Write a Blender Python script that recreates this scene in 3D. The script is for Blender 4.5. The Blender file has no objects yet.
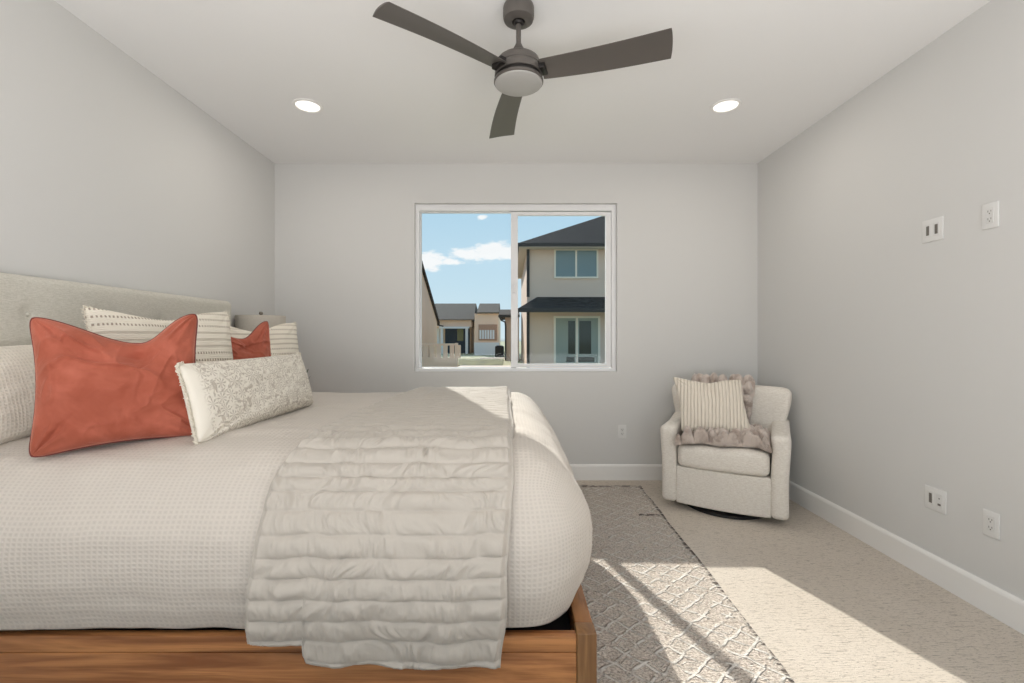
import bpy, bmesh, math, random
import numpy as np
from mathutils import Vector, Matrix

random.seed(4)
S = bpy.context.scene
COL = S.collection
PI = math.pi

# ------------------------------------------------------------------ camera
EYE = 1.232
cam_d = bpy.data.cameras.new('camera')
cam_d.sensor_width = 36.0
cam_d.lens = 16.0
cam_d.shift_x = 0.0029
cam_d.shift_y = -0.0044
cam_d.clip_start = 0.02
cam_d.clip_end = 500
cam = bpy.data.objects.new('camera', cam_d)
cam.location = (0, 0, EYE)
cam.rotation_euler = (PI / 2, 0, 0)
COL.objects.link(cam)
S.camera = cam
S.view_settings.view_transform = 'Standard'
S.view_settings.look = 'None'
S.view_settings.gamma = 1.0
S.view_settings.use_curve_mapping = False
S.view_settings.exposure = 0.0

# ------------------------------------------------------------------ node helpers
class NT:
    def __init__(s, tree):
        s.t = tree; s.n = tree.nodes; s.l = tree.links
    def add(s, kind, **kw):
        n = s.n.new(kind)
        for k, v in kw.items():
            setattr(n, k, v)
        return n
    def link(s, a, b):
        s.l.new(a, b)
    def setin(s, sock, v):
        if hasattr(v, 'is_output') or isinstance(v, bpy.types.NodeSocket):
            s.l.new(v, sock)
        else:
            sock.default_value = v
    def m(s, op, a, b=None, c=None, clamp=False):
        n = s.add('ShaderNodeMath', operation=op, use_clamp=clamp)
        s.setin(n.inputs[0], a)
        if b is not None: s.setin(n.inputs[1], b)
        if c is not None: s.setin(n.inputs[2], c)
        return n.outputs[0]
    def mix(s, f, a, b):
        n = s.add('ShaderNodeMix', data_type='RGBA')
        s.setin(n.inputs[0], f); s.setin(n.inputs[6], a); s.setin(n.inputs[7], b)
        return n.outputs[2]
    def smooth(s, x, lo, hi):
        n = s.add('ShaderNodeMapRange', interpolation_type='SMOOTHSTEP')
        s.setin(n.inputs[0], x); n.inputs[1].default_value = lo; n.inputs[2].default_value = hi
        return n.outputs[0]
    def noise(s, vec, scale, detail=2, rough=0.5, dist=0.0):
        n = s.add('ShaderNodeTexNoise')
        if vec is not None: s.l.new(vec, n.inputs['Vector'])
        n.inputs['Scale'].default_value = scale
        n.inputs['Detail'].default_value = detail
        n.inputs['Roughness'].default_value = rough
        n.inputs['Distortion'].default_value = dist
        return n.outputs['Fac']
    def mapping(s, vec, scale=(1, 1, 1), rot=(0, 0, 0), loc=(0, 0, 0)):
        n = s.add('ShaderNodeMapping')
        s.l.new(vec, n.inputs[0])
        n.inputs['Scale'].default_value = scale
        n.inputs['Rotation'].default_value = rot
        n.inputs['Location'].default_value = loc
        return n.outputs[0]
    def sep(s, vec):
        n = s.add('ShaderNodeSeparateXYZ'); s.l.new(vec, n.inputs[0]); return n.outputs
    def bump(s, h, strength=0.5, dist=0.01, normal=None):
        n = s.add('ShaderNodeBump')
        s.l.new(h, n.inputs['Height'])
        n.inputs['Strength'].default_value = strength
        n.inputs['Distance'].default_value = dist
        if normal is not None: s.l.new(normal, n.inputs['Normal'])
        return n.outputs[0]

def rgb(r, g, b):
    f = lambda c: ((c / 255 + 0.055) / 1.055) ** 2.4 if c > 10 else c / 255 / 12.92
    return (f(r), f(g), f(b), 1.0)

def mat(name, color=(0.8, 0.8, 0.8, 1), rough=0.6, metal=0.0, build=None, sheen=0.0, sheen_tint=None, spec=None):
    m = bpy.data.materials.new(name)
    m.use_nodes = True
    t = NT(m.node_tree)
    p = t.n['Principled BSDF']
    p.inputs['Base Color'].default_value = color
    p.inputs['Roughness'].default_value = rough
    p.inputs['Metallic'].default_value = metal
    if spec is not None: p.inputs['Specular IOR Level'].default_value = spec
    if sheen:
        p.inputs['Sheen Weight'].default_value = sheen
        p.inputs['Sheen Roughness'].default_value = 0.4
        if sheen_tint: p.inputs['Sheen Tint'].default_value = sheen_tint
    if build:
        r = build(t)
        if 'color' in r: t.link(r['color'], p.inputs['Base Color'])
        if 'normal' in r: t.link(r['normal'], p.inputs['Normal'])
        if 'rough' in r: t.link(r['rough'], p.inputs['Roughness'])
    return m

def objco(t): return t.add('ShaderNodeTexCoord').outputs['Object']
def uvco(t): return t.add('ShaderNodeTexCoord').outputs['UV']

# ------------------------------------------------------------------ world: blue sky with a few clouds
SUN_DIR = Vector((-0.335, 1.0, 0.648)).normalized()     # towards the sun
w = bpy.data.worlds.new('sky'); S.world = w; w.use_nodes = True
t = NT(w.node_tree)
bg = t.n['Background']
co = t.add('ShaderNodeTexCoord').outputs['Generated']
x, y, z = t.sep(co)
grad = t.add('ShaderNodeValToRGB')
cr = grad.color_ramp
cr.elements[0].position = 0.0; cr.elements[0].color = rgb(216, 234, 243)
cr.elements[1].position = 1.0; cr.elements[1].color = rgb(90, 155, 215)
e = cr.elements.new(0.12); e.color = rgb(200, 227, 243)
e = cr.elements.new(0.32); e.color = rgb(178, 214, 238)
t.link(t.m('MAXIMUM', z, 0.0), grad.inputs[0])
ysafe = t.m('MAXIMUM', t.m('ABSOLUTE', y), 0.02)
az = t.m('DIVIDE', x, ysafe); el = t.m('DIVIDE', z, ysafe)
cmb = t.add('ShaderNodeCombineXYZ'); t.link(az, cmb.inputs[0]); t.link(t.m('MULTIPLY', el, 2.2), cmb.inputs[1])
nz = t.noise(cmb.outputs[0], 16, 5, 0.6)
nz2 = t.noise(cmb.outputs[0], 45, 3, 0.6)
dens = None
for (a, b, ww, hh) in ((-0.035, 0.187, 0.085, 0.026), (-0.085, 0.182, 0.05, 0.018), (-0.185, 0.165, 0.055, 0.026), (-0.125, 0.165, 0.03, 0.009),
                       (-0.06, 0.262, 0.012, 0.007), (0.13, 0.275, 0.04, 0.008), (0.55, 0.35, 0.3, 0.06), (-0.8, 0.4, 0.3, 0.07)):
    dx = t.m('DIVIDE', t.m('SUBTRACT', az, a), ww); dy = t.m('DIVIDE', t.m('SUBTRACT', el, b), hh)
    d = t.m('SUBTRACT', 1.0, t.m('SQRT', t.m('ADD', t.m('MULTIPLY', dx, dx), t.m('MULTIPLY', dy, dy))))
    dens = d if dens is None else t.m('MAXIMUM', dens, d)
dens = t.m('ADD', dens, t.m('MULTIPLY', t.m('SUBTRACT', nz, 0.5), 2.2))
dens = t.m('ADD', dens, t.m('MULTIPLY', t.m('SUBTRACT', nz2, 0.5), 0.8))
cl = t.m('MULTIPLY', t.smooth(dens, 0.0, 0.55), t.smooth(y, 0.0, 0.1))
skyc = t.mix(cl, grad.outputs[0], (0.98, 0.98, 1.0, 1))
gnd = t.mix(t.smooth(z, -0.02, 0.0), rgb(150, 145, 130), skyc)
t.link(gnd, bg.inputs[0])
bg.inputs[1].default_value = 1.0

# ------------------------------------------------------------------ sun
sl = bpy.data.lights.new('sun', 'SUN'); sl.energy = 5.6; sl.angle = math.radians(0.6); sl.color = (1.0, 0.955, 0.9)
so = bpy.data.objects.new('sun', sl); COL.objects.link(so)
so.rotation_euler = SUN_DIR.to_track_quat('Z', 'Y').to_euler()
so.location = (-5, 15, 12)

# ------------------------------------------------------------------ added fill lamp behind the camera, bounced off the ceiling
REAR_Y = -1.7
al = bpy.data.lights.new('bounce_fill', 'AREA'); al.shape = 'RECTANGLE'; al.size = 3.6; al.size_y = 1.4
al.energy = 107; al.color = (0.99, 0.98, 1.0)
ao = bpy.data.objects.new('bounce_fill', al); COL.objects.link(ao)
ao.location = (0.06, -0.85, 0.75); ao.rotation_euler = (PI / 2 + 1.38, 0, 0)

# ------------------------------------------------------------------ mesh helpers
def new_obj(name, verts, faces, m=None, parent=None, smooth=True, uv=None):
    me = bpy.data.meshes.new(name)
    me.from_pydata([tuple(v) for v in verts], [], [tuple(f) for f in faces])
    if uv is not None:
        lay = me.uv_layers.new(name='UVMap')
        li = np.empty(len(me.loops), dtype=np.int32); me.loops.foreach_get('vertex_index', li)
        lay.data.foreach_set('uv', np.asarray(uv, dtype=np.float32)[li].ravel())
    if smooth: me.shade_smooth()
    if m: me.materials.append(m)
    o = bpy.data.objects.new(name, me); COL.objects.link(o)
    if parent: o.parent = parent
    return o

def bm_obj(name, bm, m=None, parent=None, smooth=False, angle=None):
    me = bpy.data.meshes.new(name)
    bmesh.ops.recalc_face_normals(bm, faces=bm.faces)
    bm.to_mesh(me); bm.free()
    if smooth or angle: me.shade_smooth()
    if angle: me.set_sharp_from_angle(angle=math.radians(angle))
    if m: me.materials.append(m)
    o = bpy.data.objects.new(name, me); COL.objects.link(o)
    if parent: o.parent = parent
    return o

def box(bm, x0, x1, y0, y1, z0, z1, bev=0.0, seg=2, M=None):
    r = bmesh.ops.create_cube(bm, size=1.0)
    vs = r['verts']
    for v in vs:
        v.co = Vector(((x0 + x1) / 2 + v.co.x * (x1 - x0), (y0 + y1) / 2 + v.co.y * (y1 - y0), (z0 + z1) / 2 + v.co.z * (z1 - z0)))
    if bev:
        es = list({e for v in vs for e in v.link_edges})
        r2 = bmesh.ops.bevel(bm, geom=es, offset=bev, segments=seg, affect='EDGES', profile=0.5)
        vs = list({v for f in r2['faces'] for v in f.verts} | {v for v in vs if v.is_valid})
    if M is not None:
        bmesh.ops.transform(bm, matrix=M, verts=[v for v in vs if v.is_valid])
    return vs

def prism(bm, pts, a0, a1, axis='y'):
    """pts: 2-D outline; extruded along axis from a0 to a1"""
    def P(p, a):
        if axis == 'y': return (p[0], a, p[1])
        if axis == 'x': return (a, p[0], p[1])
        return (p[0], p[1], a)
    A = [bm.verts.new(P(p, a0)) for p in pts]; B = [bm.verts.new(P(p, a1)) for p in pts]
    n = len(pts)
    bm.faces.new(A); bm.faces.new(B[::-1])
    for i in range(n):
        bm.faces.new((A[i], A[(i + 1) % n], B[(i + 1) % n], B[i]))

def lathe(bm, prof, c=(0, 0, 0), seg=48, cap=True):
    """prof: list of (r, z) from top to bottom"""
    rings = []
    for r, z in prof:
        if r < 1e-5:
            rings.append([bm.verts.new((c[0], c[1], c[2] + z))])
        else:
            rings.append([bm.verts.new((c[0] + r * math.cos(2 * PI * i / seg), c[1] + r * math.sin(2 * PI * i / seg), c[2] + z)) for i in range(seg)])
    for a, b in zip(rings, rings[1:]):
        for i in range(seg):
            j = (i + 1) % seg
            if len(a) == 1 and len(b) == 1: continue
            if len(a) == 1: bm.faces.new((a[0], b[i], b[j]))
            elif len(b) == 1: bm.faces.new((a[i], b[0], a[j]))
            else: bm.faces.new((a[i], b[i], b[j], a[j]))

def tube(bm, pts, r, seg=8, closed=False):
    pts = [Vector(p) for p in pts]; n = len(pts); rings = []
    up = Vector((0, 0, 1)); prev = None
    for i, p in enumerate(pts):
        if closed: d = pts[(i + 1) % n] - pts[i - 1]
        else: d = pts[min(i + 1, n - 1)] - pts[max(i - 1, 0)]
        if d.length < 1e-9: d = Vector((0, 0, 1))
        d.normalize()
        if prev is None:
            a = d.cross(up)
            if a.length < 1e-3: a = d.cross(Vector((1, 0, 0)))
        else:
            a = prev - d * prev.dot(d)
            if a.length < 1e-4: a = d.orthogonal()
        a.normalize(); prev = a; b = d.cross(a)
        rr = r(i / (n - 1)) if callable(r) else r
        rings.append([bm.verts.new(p + (a * math.cos(2 * PI * k / seg) + b * math.sin(2 * PI * k / seg)) * rr) for k in range(seg)])
    m = n if closed else n - 1
    for i in range(m):
        A, B = rings[i], rings[(i + 1) % n]
        for k in range(seg):
            bm.faces.new((A[k], A[(k + 1) % seg], B[(k + 1) % seg], B[k]))
    if not closed:
        bm.faces.new(rings[0][::-1]); bm.faces.new(rings[-1])

# value noise, vectorised
_rs = np.random.RandomState(7)
_perm = _rs.permutation(256); _perm = np.concatenate([_perm, _perm, _perm])
_val = _rs.rand(256) * 2 - 1
def vnoise(x, y, z=0.0):
    x = np.asarray(x, float); y = np.asarray(y, float); z = np.broadcast_to(np.asarray(z, float), x.shape)
    xi, yi, zi = np.floor(x).astype(int), np.floor(y).astype(int), np.floor(z).astype(int)
    fx, fy, fz = x - xi, y - yi, z - zi
    sx, sy, sz = [f * f * f * (f * (f * 6 - 15) + 10) for f in (fx, fy, fz)]
    out = 0
    for i in (0, 1):
        for j in (0, 1):
            for k in (0, 1):
                h = _val[_perm[_perm[_perm[(xi + i) & 255] + ((yi + j) & 255)] + ((zi + k) & 255)]]
                out = out + h * (sx if i else 1 - sx) * (sy if j else 1 - sy) * (sz if k else 1 - sz)
    return out
def fbm(x, y, z=0.0, o=3):
    s = 0; a = 1; f = 1
    for _ in range(o):
        s = s + a * vnoise(np.asarray(x) * f, np.asarray(y) * f, np.asarray(z) * f + 3.7); a *= 0.5; f *= 2.03
    return s
def sstep(a, b, x):
    t_ = np.clip((np.asarray(x, float) - a) / (b - a), 0, 1); return t_ * t_ * (3 - 2 * t_)
def worley(x, y, seed=0):
    xi, yi = np.floor(x).astype(int), np.floor(y).astype(int)
    best = np.full(x.shape, 9.0)
    for i in (-1, 0, 1):
        for j in (-1, 0, 1):
            cx, cy = xi + i, yi + j
            px = cx + 0.5 + 0.4 * _val[_perm[_perm[(cx + seed) & 255] + (cy & 255)]]
            py = cy + 0.5 + 0.4 * _val[_perm[_perm[(cx + seed + 31) & 255] + ((cy + 17) & 255)]]
            best = np.minimum(best, np.hypot(x - px, y - py))
    return best

def grid_faces(nu, nv, off=0, flip=False):
    f = []
    for j in range(nv - 1):
        for i in range(nu - 1):
            a = off + j * nu + i
            q = (a, a + 1, a + nu + 1, a + nu)
            f.append(q[::-1] if flip else q)
    return f

def rbox(name, size, r, m, parent=None, n=(12, 12, 12), deform=None, loc=(0, 0, 0)):
    """rounded box centred on its local origin, faces subdivided, optional deform(P)->P (arrays N x 3)"""
    hx, hy, hz = size[0] / 2, size[1] / 2, size[2] / 2
    r = min(r, hx, hy, hz)
    def lin(h, k):
        core = np.linspace(-h + r, h - r, max(2, k))
        a = np.array([math.sin(tt) for tt in np.linspace(0, PI / 4, 5)[1:]]) / math.sin(PI / 4)
        hi = h - r + r * a
        return np.concatenate([-hi[::-1], core, hi])
    X, Y, Z = lin(hx, n[0]), lin(hy, n[1]), lin(hz, n[2])
    key = {}; V = []; F = []
    def vid(p):
        k = (round(p[0], 6), round(p[1], 6), round(p[2], 6))
        if k not in key: key[k] = len(V); V.append(p)
        return key[k]
    def face(A, B, fn, flip):
        for i in range(len(A) - 1):
            for j in range(len(B) - 1):
                q = [vid(fn(A[i], B[j])), vid(fn(A[i + 1], B[j])), vid(fn(A[i + 1], B[j + 1])), vid(fn(A[i], B[j + 1]))]
                F.append(q[::-1] if flip else q)
    face(X, Y, lambda a, b: (a, b, hz), False); face(X, Y, lambda a, b: (a, b, -hz), True)
    face(X, Z, lambda a, b: (a, -hy, b), False); face(X, Z, lambda a, b: (a, hy, b), True)
    face(Y, Z, lambda a, b: (hx, a, b), False); face(Y, Z, lambda a, b: (-hx, a, b), True)
    P = np.array(V)
    q = np.clip(P, [-hx + r, -hy + r, -hz + r], [hx - r, hy - r, hz - r])
    d = P - q; L = np.linalg.norm(d, axis=1, keepdims=True); L[L < 1e-9] = 1
    P = q + d / L * r
    if deform is not None: P = deform(P)
    o = new_obj(name, P, F, m, parent, True)
    o.location = loc
    return o

def tag(o, label=None, cat=None, group=None, kind=None):
    if label: o['label'] = label
    if cat: o['category'] = cat
    if group: o['group'] = group
    if kind: o['kind'] = kind
    return o
def empty(name, loc, label, cat, rz=0.0, group=None):
    o = bpy.data.objects.new(name, None); COL.objects.link(o)
    o.location = loc; o.rotation_euler = (0, 0, rz); o.empty_display_size = 0.1
    return tag(o, label, cat, group)
def copy_tree(o, parent=None):
    c = o.copy(); COL.objects.link(c)
    if parent: c.parent = parent
    for ch in [k for k in bpy.data.objects if k.parent == o]:
        copy_tree(ch, c)
    return c

# ------------------------------------------------------------------ materials
def b_wall(t):
    n = t.noise(objco(t), 180, 2)
    return {'normal': t.bump(n, 0.05, 0.002)}
WALLC = rgb(219, 218, 215)
M_wall = mat('wall_paint', WALLC, 0.85, build=b_wall)
M_ceil = mat('ceiling_paint', rgb(241, 240, 238), 0.9, build=b_wall)
M_trim = mat('trim_paint', rgb(246, 244, 240), 0.45)
M_vinyl = mat('white_vinyl', rgb(238, 238, 238), 0.35)

def b_carpet(t):
    co = objco(t)
    base = t.noise(co, 1.6, 3)
    st = t.noise(t.mapping(co, (15, 165, 1)), 1.0, 3, 0.65)
    st2 = t.noise(t.mapping(co, (60, 190, 1)), 1.0, 2, 0.6)
    fine = t.noise(co, 420, 2, 0.7)
    c = t.mix(t.smooth(base, 0.3, 0.7), rgb(221, 209, 194), rgb(229, 218, 204))
    c = t.mix(t.m('MULTIPLY', t.smooth(st, 0.56, 0.67), 0.68), c, rgb(134, 119, 104))
    c = t.mix(t.m('MULTIPLY', t.smooth(st2, 0.55, 0.70), 0.6), c, rgb(142, 128, 114))
    c = t.mix(t.m('MULTIPLY', t.smooth(fine, 0.45, 0.65), 0.25), c, rgb(236, 229, 219))
    h = t.m('SUBTRACT', fine, t.m('MULTIPLY', st, 1.2))
    return {'color': c, 'normal': t.bump(h, 0.7, 0.008)}
M_carpet = mat('carpet', rgb(190, 178, 160), 0.95, build=b_carpet, spec=0.1)

def b_rug(t):
    co = objco(t); x, y, z = t.sep(co)
    nx = t.m('MULTIPLY', t.m('SUBTRACT', t.noise(co, 9, 2), 0.5), 0.05)
    xx = t.m('ADD', x, nx); yy = t.m('ADD', y, t.m('MULTIPLY', t.m('SUBTRACT', t.noise(co, 11, 2), 0.5), 0.03))
    def fr(v, p): return t.m('FRACT', t.m('ADD', t.m('DIVIDE', v, p), 100.0))
    def tri(v, p): return t.m('ABSOLUTE', t.m('SUBTRACT', fr(v, p), 0.5))          # 0..0.5
    # bands across the rug, alternating zigzag and diamonds
    a = t.m('ADD', tri(xx, 0.112), tri(yy, 0.100))
    dl = t.m('ABSOLUTE', t.m('SUBTRACT', a, 0.5))
    line = t.m('SUBTRACT', 1.0, t.smooth(dl, 0.045, 0.12))
    dl2 = t.m('ABSOLUTE', t.m('SUBTRACT', a, 0.22))
    line2 = t.m('MULTIPLY', t.m('SUBTRACT', 1.0, t.smooth(dl2, 0.015, 0.05)), t.smooth(t.noise(t.mapping(co, (1, 6, 1)), 3, 1), 0.42, 0.5))
    sep_ = t.m('SUBTRACT', 1.0, t.smooth(tri(yy, 0.23), 0.02, 0.05))
    brk = t.smooth(t.noise(co, 20, 3), 0.36, 0.54)
    L = t.m('MAXIMUM', t.m('MULTIPLY', t.m('MAXIMUM', line, t.m('MULTIPLY', line2, 0.7)), brk), 0.0)
    specks = t.smooth(t.noise(t.mapping(co, (55, 95, 1), (0, 0, 0), (5, 3, 0)), 1.0, 2, 0.6), 0.60, 0.68)
    rows = t.m('ABSOLUTE', t.m('SINE', t.m('MULTIPLY', yy, 2 * PI / 0.016)))
    knots = t.noise(t.mapping(co, (90, 130, 1)), 1.0, 3, 0.65)
    c = t.mix(t.smooth(knots, 0.38, 0.6), rgb(192, 177, 163), rgb(240, 229, 217))
    c = t.mix(t.m('MULTIPLY', specks, 0.7), c, rgb(120, 104, 92))
    c = t.mix(t.m('MULTIPLY', L, 0.9), c, rgb(250, 244, 235))
    c = t.mix(t.m('MULTIPLY', sep_, 0.2), c, rgb(176, 160, 148))
    bnd = t.m('MULTIPLY', t.m('LESS_THAN', t.m('ABSOLUTE', t.m('SUBTRACT', yy, 1.985)), 0.013), t.m('GREATER_THAN', xx, 1.13))
    c = t.mix(t.m('MULTIPLY', bnd, t.smooth(t.noise(co, 40, 2), 0.35, 0.55)), c, rgb(92, 78, 70))
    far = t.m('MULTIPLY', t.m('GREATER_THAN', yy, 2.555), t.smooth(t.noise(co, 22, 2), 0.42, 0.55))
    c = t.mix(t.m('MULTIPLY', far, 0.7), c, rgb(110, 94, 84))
    edge = t.smooth(t.m('ABSOLUTE', t.m('SUBTRACT', xx, 0.0)), 1.282, 1.294)
    c = t.mix(t.m('MULTIPLY', t.m('MULTIPLY', edge, t.smooth(t.noise(t.mapping(co, (1, 45, 1)), 1.0, 1), 0.4, 0.55)), 0.8), c, rgb(80, 70, 64))
    h = t.m('ADD', t.m('MULTIPLY', L, 1.6), t.m('ADD', t.m('MULTIPLY', rows, 0.25), t.m('MULTIPLY', knots, 1.1)))
    h = t.m('SUBTRACT', h, t.m('MULTIPLY', sep_, 0.25))
    return {'color': c, 'normal': t.bump(h, 1.0, 0.013)}
M_rug = mat('woven_rug', rgb(150, 138, 124), 0.95, build=b_rug, spec=0.1)

def waffle(p, col, strength=0.6, dist=0.004, wr=0.3, uv=True):
    def f(t):
        co = uvco(t) if uv else objco(t)
        s = t.sep(co); a = s[0]; b = s[1] if uv else s[2]
        wob = t.m('MULTIPLY', t.m('SUBTRACT', t.noise(co, 3, 2), 0.5), 0.03)
        def ridge(v):
            k = t.m('COSINE', t.m('MULTIPLY', t.m('ADD', v, wob), PI / p)); return t.m('POWER', t.m('ABSOLUTE', k), 2.0)
        ra, rb = ridge(a), ridge(b)
        h = t.m('MAXIMUM', ra, rb)
        n = t.noise(objco(t), 900, 2)
        h2 = t.m('ADD', h, t.m('MULTIPLY', n, 0.3))
        c = t.mix(t.m('MULTIPLY', t.m('SUBTRACT', 1.0, h), 0.4), col, tuple(x_ * 0.75 for x_ in col[:3]) + (1,))
        return {'color': c, 'normal': t.bump(h2, strength, dist)}
    return f
M_duvet = mat('waffle_duvet_cloth', rgb(216, 210, 201), 0.9, build=waffle(0.0165, rgb(207, 198, 187), 0.42, 0.003), sheen=0.1)
M_sham = mat('waffle_sham_cloth', rgb(240, 234, 222), 0.9, build=waffle(0.012, rgb(230, 222, 208), 0.5, 0.003, uv=False), sheen=0.15)

def b_quilt(t):
    co = objco(t)
    n = t.noise(co, 700, 2); n2 = t.noise(co, 40, 3)
    return {'normal': t.bump(t.m('ADD', t.m('MULTIPLY', n, 0.15), n2), 0.35, 0.006)}
M_quilt = mat('quilt_cotton', rgb(189, 181, 170), 0.85, build=b_quilt, sheen=0.2)

def b_linen(c1, c2, sc=1.0, st=0.35):
    def f(t):
        co = objco(t)
        a = t.noise(t.mapping(co, (60 * sc, 500 * sc, 60 * sc)), 1.0, 2)
        b = t.noise(t.mapping(co, (60 * sc, 60 * sc, 500 * sc)), 1.0, 2)
        k = t.noise(co, 160 * sc, 3, 0.7)
        c = t.mix(t.smooth(t.m('ADD', t.m('MULTIPLY', b, 0.6), t.m('MULTIPLY', k, 0.4)), 0.36, 0.64), c1, c2)
        return {'color': c, 'normal': t.bump(t.m('ADD', t.m('ADD', a, b), k), st, 0.003)}
    return f
M_head = mat('headboard_linen', rgb(214, 210, 198), 0.9, build=b_linen(rgb(204, 200, 187), rgb(222, 218, 207)))
M_boucle = mat('chair_fabric', rgb(226, 218, 206), 0.95, build=b_linen(rgb(226, 218, 206), rgb(243, 237, 227), 0.7, 0.4), sheen=0.2)

def b_velvet(t):
    co = objco(t)
    n = t.noise(co, 7, 3, 0.6, 0.6); n2 = t.noise(co, 2.5, 2)
    c = t.mix(t.smooth(n, 0.35, 0.7), rgb(160, 84, 64), rgb(182, 102, 82))
    h = t.noise(t.mapping(co, (9, 9, 9)), 1.0, 3, 0.6, 1.5)
    return {'color': c, 'normal': t.bump(h, 0.35, 0.02)}
M_velvet = mat('rust_velvet', rgb(185, 100, 78), 0.7, build=b_velvet, sheen=0.7, sheen_tint=rgb(240, 180, 160), spec=0.15)
M_piping = mat('rust_piping', rgb(116, 46, 36), 0.7, sheen=0.2)

def b_stripe(t):
    co = objco(t); x, y, z = t.sep(co)
    wob = t.m('MULTIPLY', t.m('SUBTRACT', t.noise(co, 5, 2), 0.5), 0.012)
    zz = t.m('ADD', z, wob)
    f = t.m('FRACT', t.m('DIVIDE', zz, 0.033))
    idx = t.m('FLOOR', t.m('DIVIDE', zz, 0.033))
    odd = t.m('MULTIPLY', t.m('GREATER_THAN', t.m('FRACT', t.m('DIVIDE', t.m('ADD', idx, 60.5), 6.0)), 0.5), 0.5)   # 0 or .5, three rows each
    line = t.m('SUBTRACT', 1.0, t.smooth(t.m('ABSOLUTE', t.m('SUBTRACT', f, 0.5)), 0.10, 0.20))
    dots = t.smooth(t.m('SINE', t.m('MULTIPLY', x, 2 * PI / 0.013)), -0.2, 0.4)
    dotted = t.m('MULTIPLY', line, dots)
    L = t.m('ADD', t.m('MULTIPLY', dotted, t.m('SUBTRACT', 1.0, t.m('MULTIPLY', odd, 2.0))), t.m('MULTIPLY', line, t.m('MULTIPLY', odd, 1.1)))
    rid = t.m('SINE', t.m('MULTIPLY', zz, 2 * PI / 0.0087))
    c = t.mix(t.m('MULTIPLY', L, 0.85), rgb(238, 230, 214), rgb(160, 143, 124))
    return {'color': c, 'normal': t.bump(t.m('ADD', t.m('MULTIPLY', rid, 0.4), L), 0.5, 0.004)}
M_stripe = mat('striped_cotton', rgb(236, 228, 212), 0.9, build=b_stripe)

def b_embroid(t):
    co = objco(t)
    mp = t.mapping(co, (1, 0, 1))
    v = t.add('ShaderNodeTexVoronoi'); t.link(mp, v.inputs['Vector']); v.inputs['Scale'].default_value = 17; v.inputs['Randomness'].default_value = 0.75
    sub = t.add('ShaderNodeVectorMath', operation='SUBTRACT'); t.link(mp, sub.inputs[0])
    # Position output is in unscaled coordinates
    t.link(v.outputs['Position'], sub.inputs[1])
    dx, dy, dz = t.sep(sub.outputs[0])
    ang = t.m('ARCTAN2', dz, dx)
    rays = t.smooth(t.m('ABSOLUTE', t.m('COSINE', t.m('MULTIPLY', ang, 4.0))), 0.72, 0.92)
    dist = t.m('SQRT', t.m('ADD', t.m('MULTIPLY', dx, dx), t.m('MULTIPLY', dz, dz)))
    ring = t.m('SUBTRACT', 1.0, t.smooth(dist, 0.019, 0.022))
    star = t.m('MULTIPLY', rays, ring)
    # slanted sprigs between the stars
    sp = t.noise(t.mapping(mp, (34, 1, 70), (0, 0.7, 0)), 1.0, 2, 0.6, 0.8)
    sp2 = t.noise(t.mapping(mp, (70, 1, 34), (0, 0.35, 0), (3, 0, 1)), 1.0, 2, 0.6, 0.8)
    sprig = t.m('MAXIMUM', t.smooth(sp, 0.52, 0.60), t.smooth(sp2, 0.54, 0.62))
    zone = t.smooth(t.noise(mp, 7, 2), 0.28, 0.42)
    outside = t.smooth(dist, 0.021, 0.025)
    P = t.m('MAXIMUM', star, t.m('MULTIPLY', t.m('MULTIPLY', sprig, zone), outside))
    x, y, z = t.sep(co)
    P = t.m('MULTIPLY', P, t.smooth(x, -0.405, -0.375))
    c = t.mix(t.m('MULTIPLY', P, 0.6), rgb(236, 229, 215), rgb(168, 153, 138))
    return {'color': c, 'normal': t.bump(t.m('ADD', P, t.m('MULTIPLY', t.noise(co, 300, 2), 0.4)), 0.6, 0.004)}
M_embroid = mat('embroidered_cotton', rgb(236, 229, 215), 0.9, build=b_embroid)
M_cream = mat('cream_fringe', rgb(236, 228, 212), 0.95)

def b_rib(t):
    co = objco(t); x, y, z = t.sep(co)
    wob = t.m('MULTIPLY', t.m('SUBTRACT', t.noise(co, 6, 2), 0.5), 0.012)
    k = t.m('ABSOLUTE', t.m('SINE', t.m('MULTIPLY', t.m('ADD', x, wob), PI / 0.0235)))
    h = t.m('POWER', k, 0.6)
    c = t.mix(t.smooth(k, 0.0, 0.5), rgb(212, 199, 181), rgb(240, 230, 214))
    return {'color': c, 'normal': t.bump(h, 0.8, 0.009)}
M_rib = mat('ribbed_plush', rgb(236, 226, 210), 0.95, build=b_rib, sheen=0.3)

def b_fur(t):
    co = objco(t)
    n = t.noise(t.mapping(co, (120, 120, 300)), 1.0, 3, 0.7, 0.5)
    b = t.noise(co, 16, 3)
    c = t.mix(t.smooth(b, 0.32, 0.58), rgb(186, 164, 150), rgb(232, 216, 204))
    c = t.mix(t.m('MULTIPLY', t.smooth(n, 0.4, 0.65), 0.4), c, rgb(224, 212, 200))
    return {'color': c, 'normal': t.bump(n, 0.9, 0.01)}
M_fur = mat('faux_fur', rgb(190, 172, 160), 0.95, build=b_fur, sheen=0.6)

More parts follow.
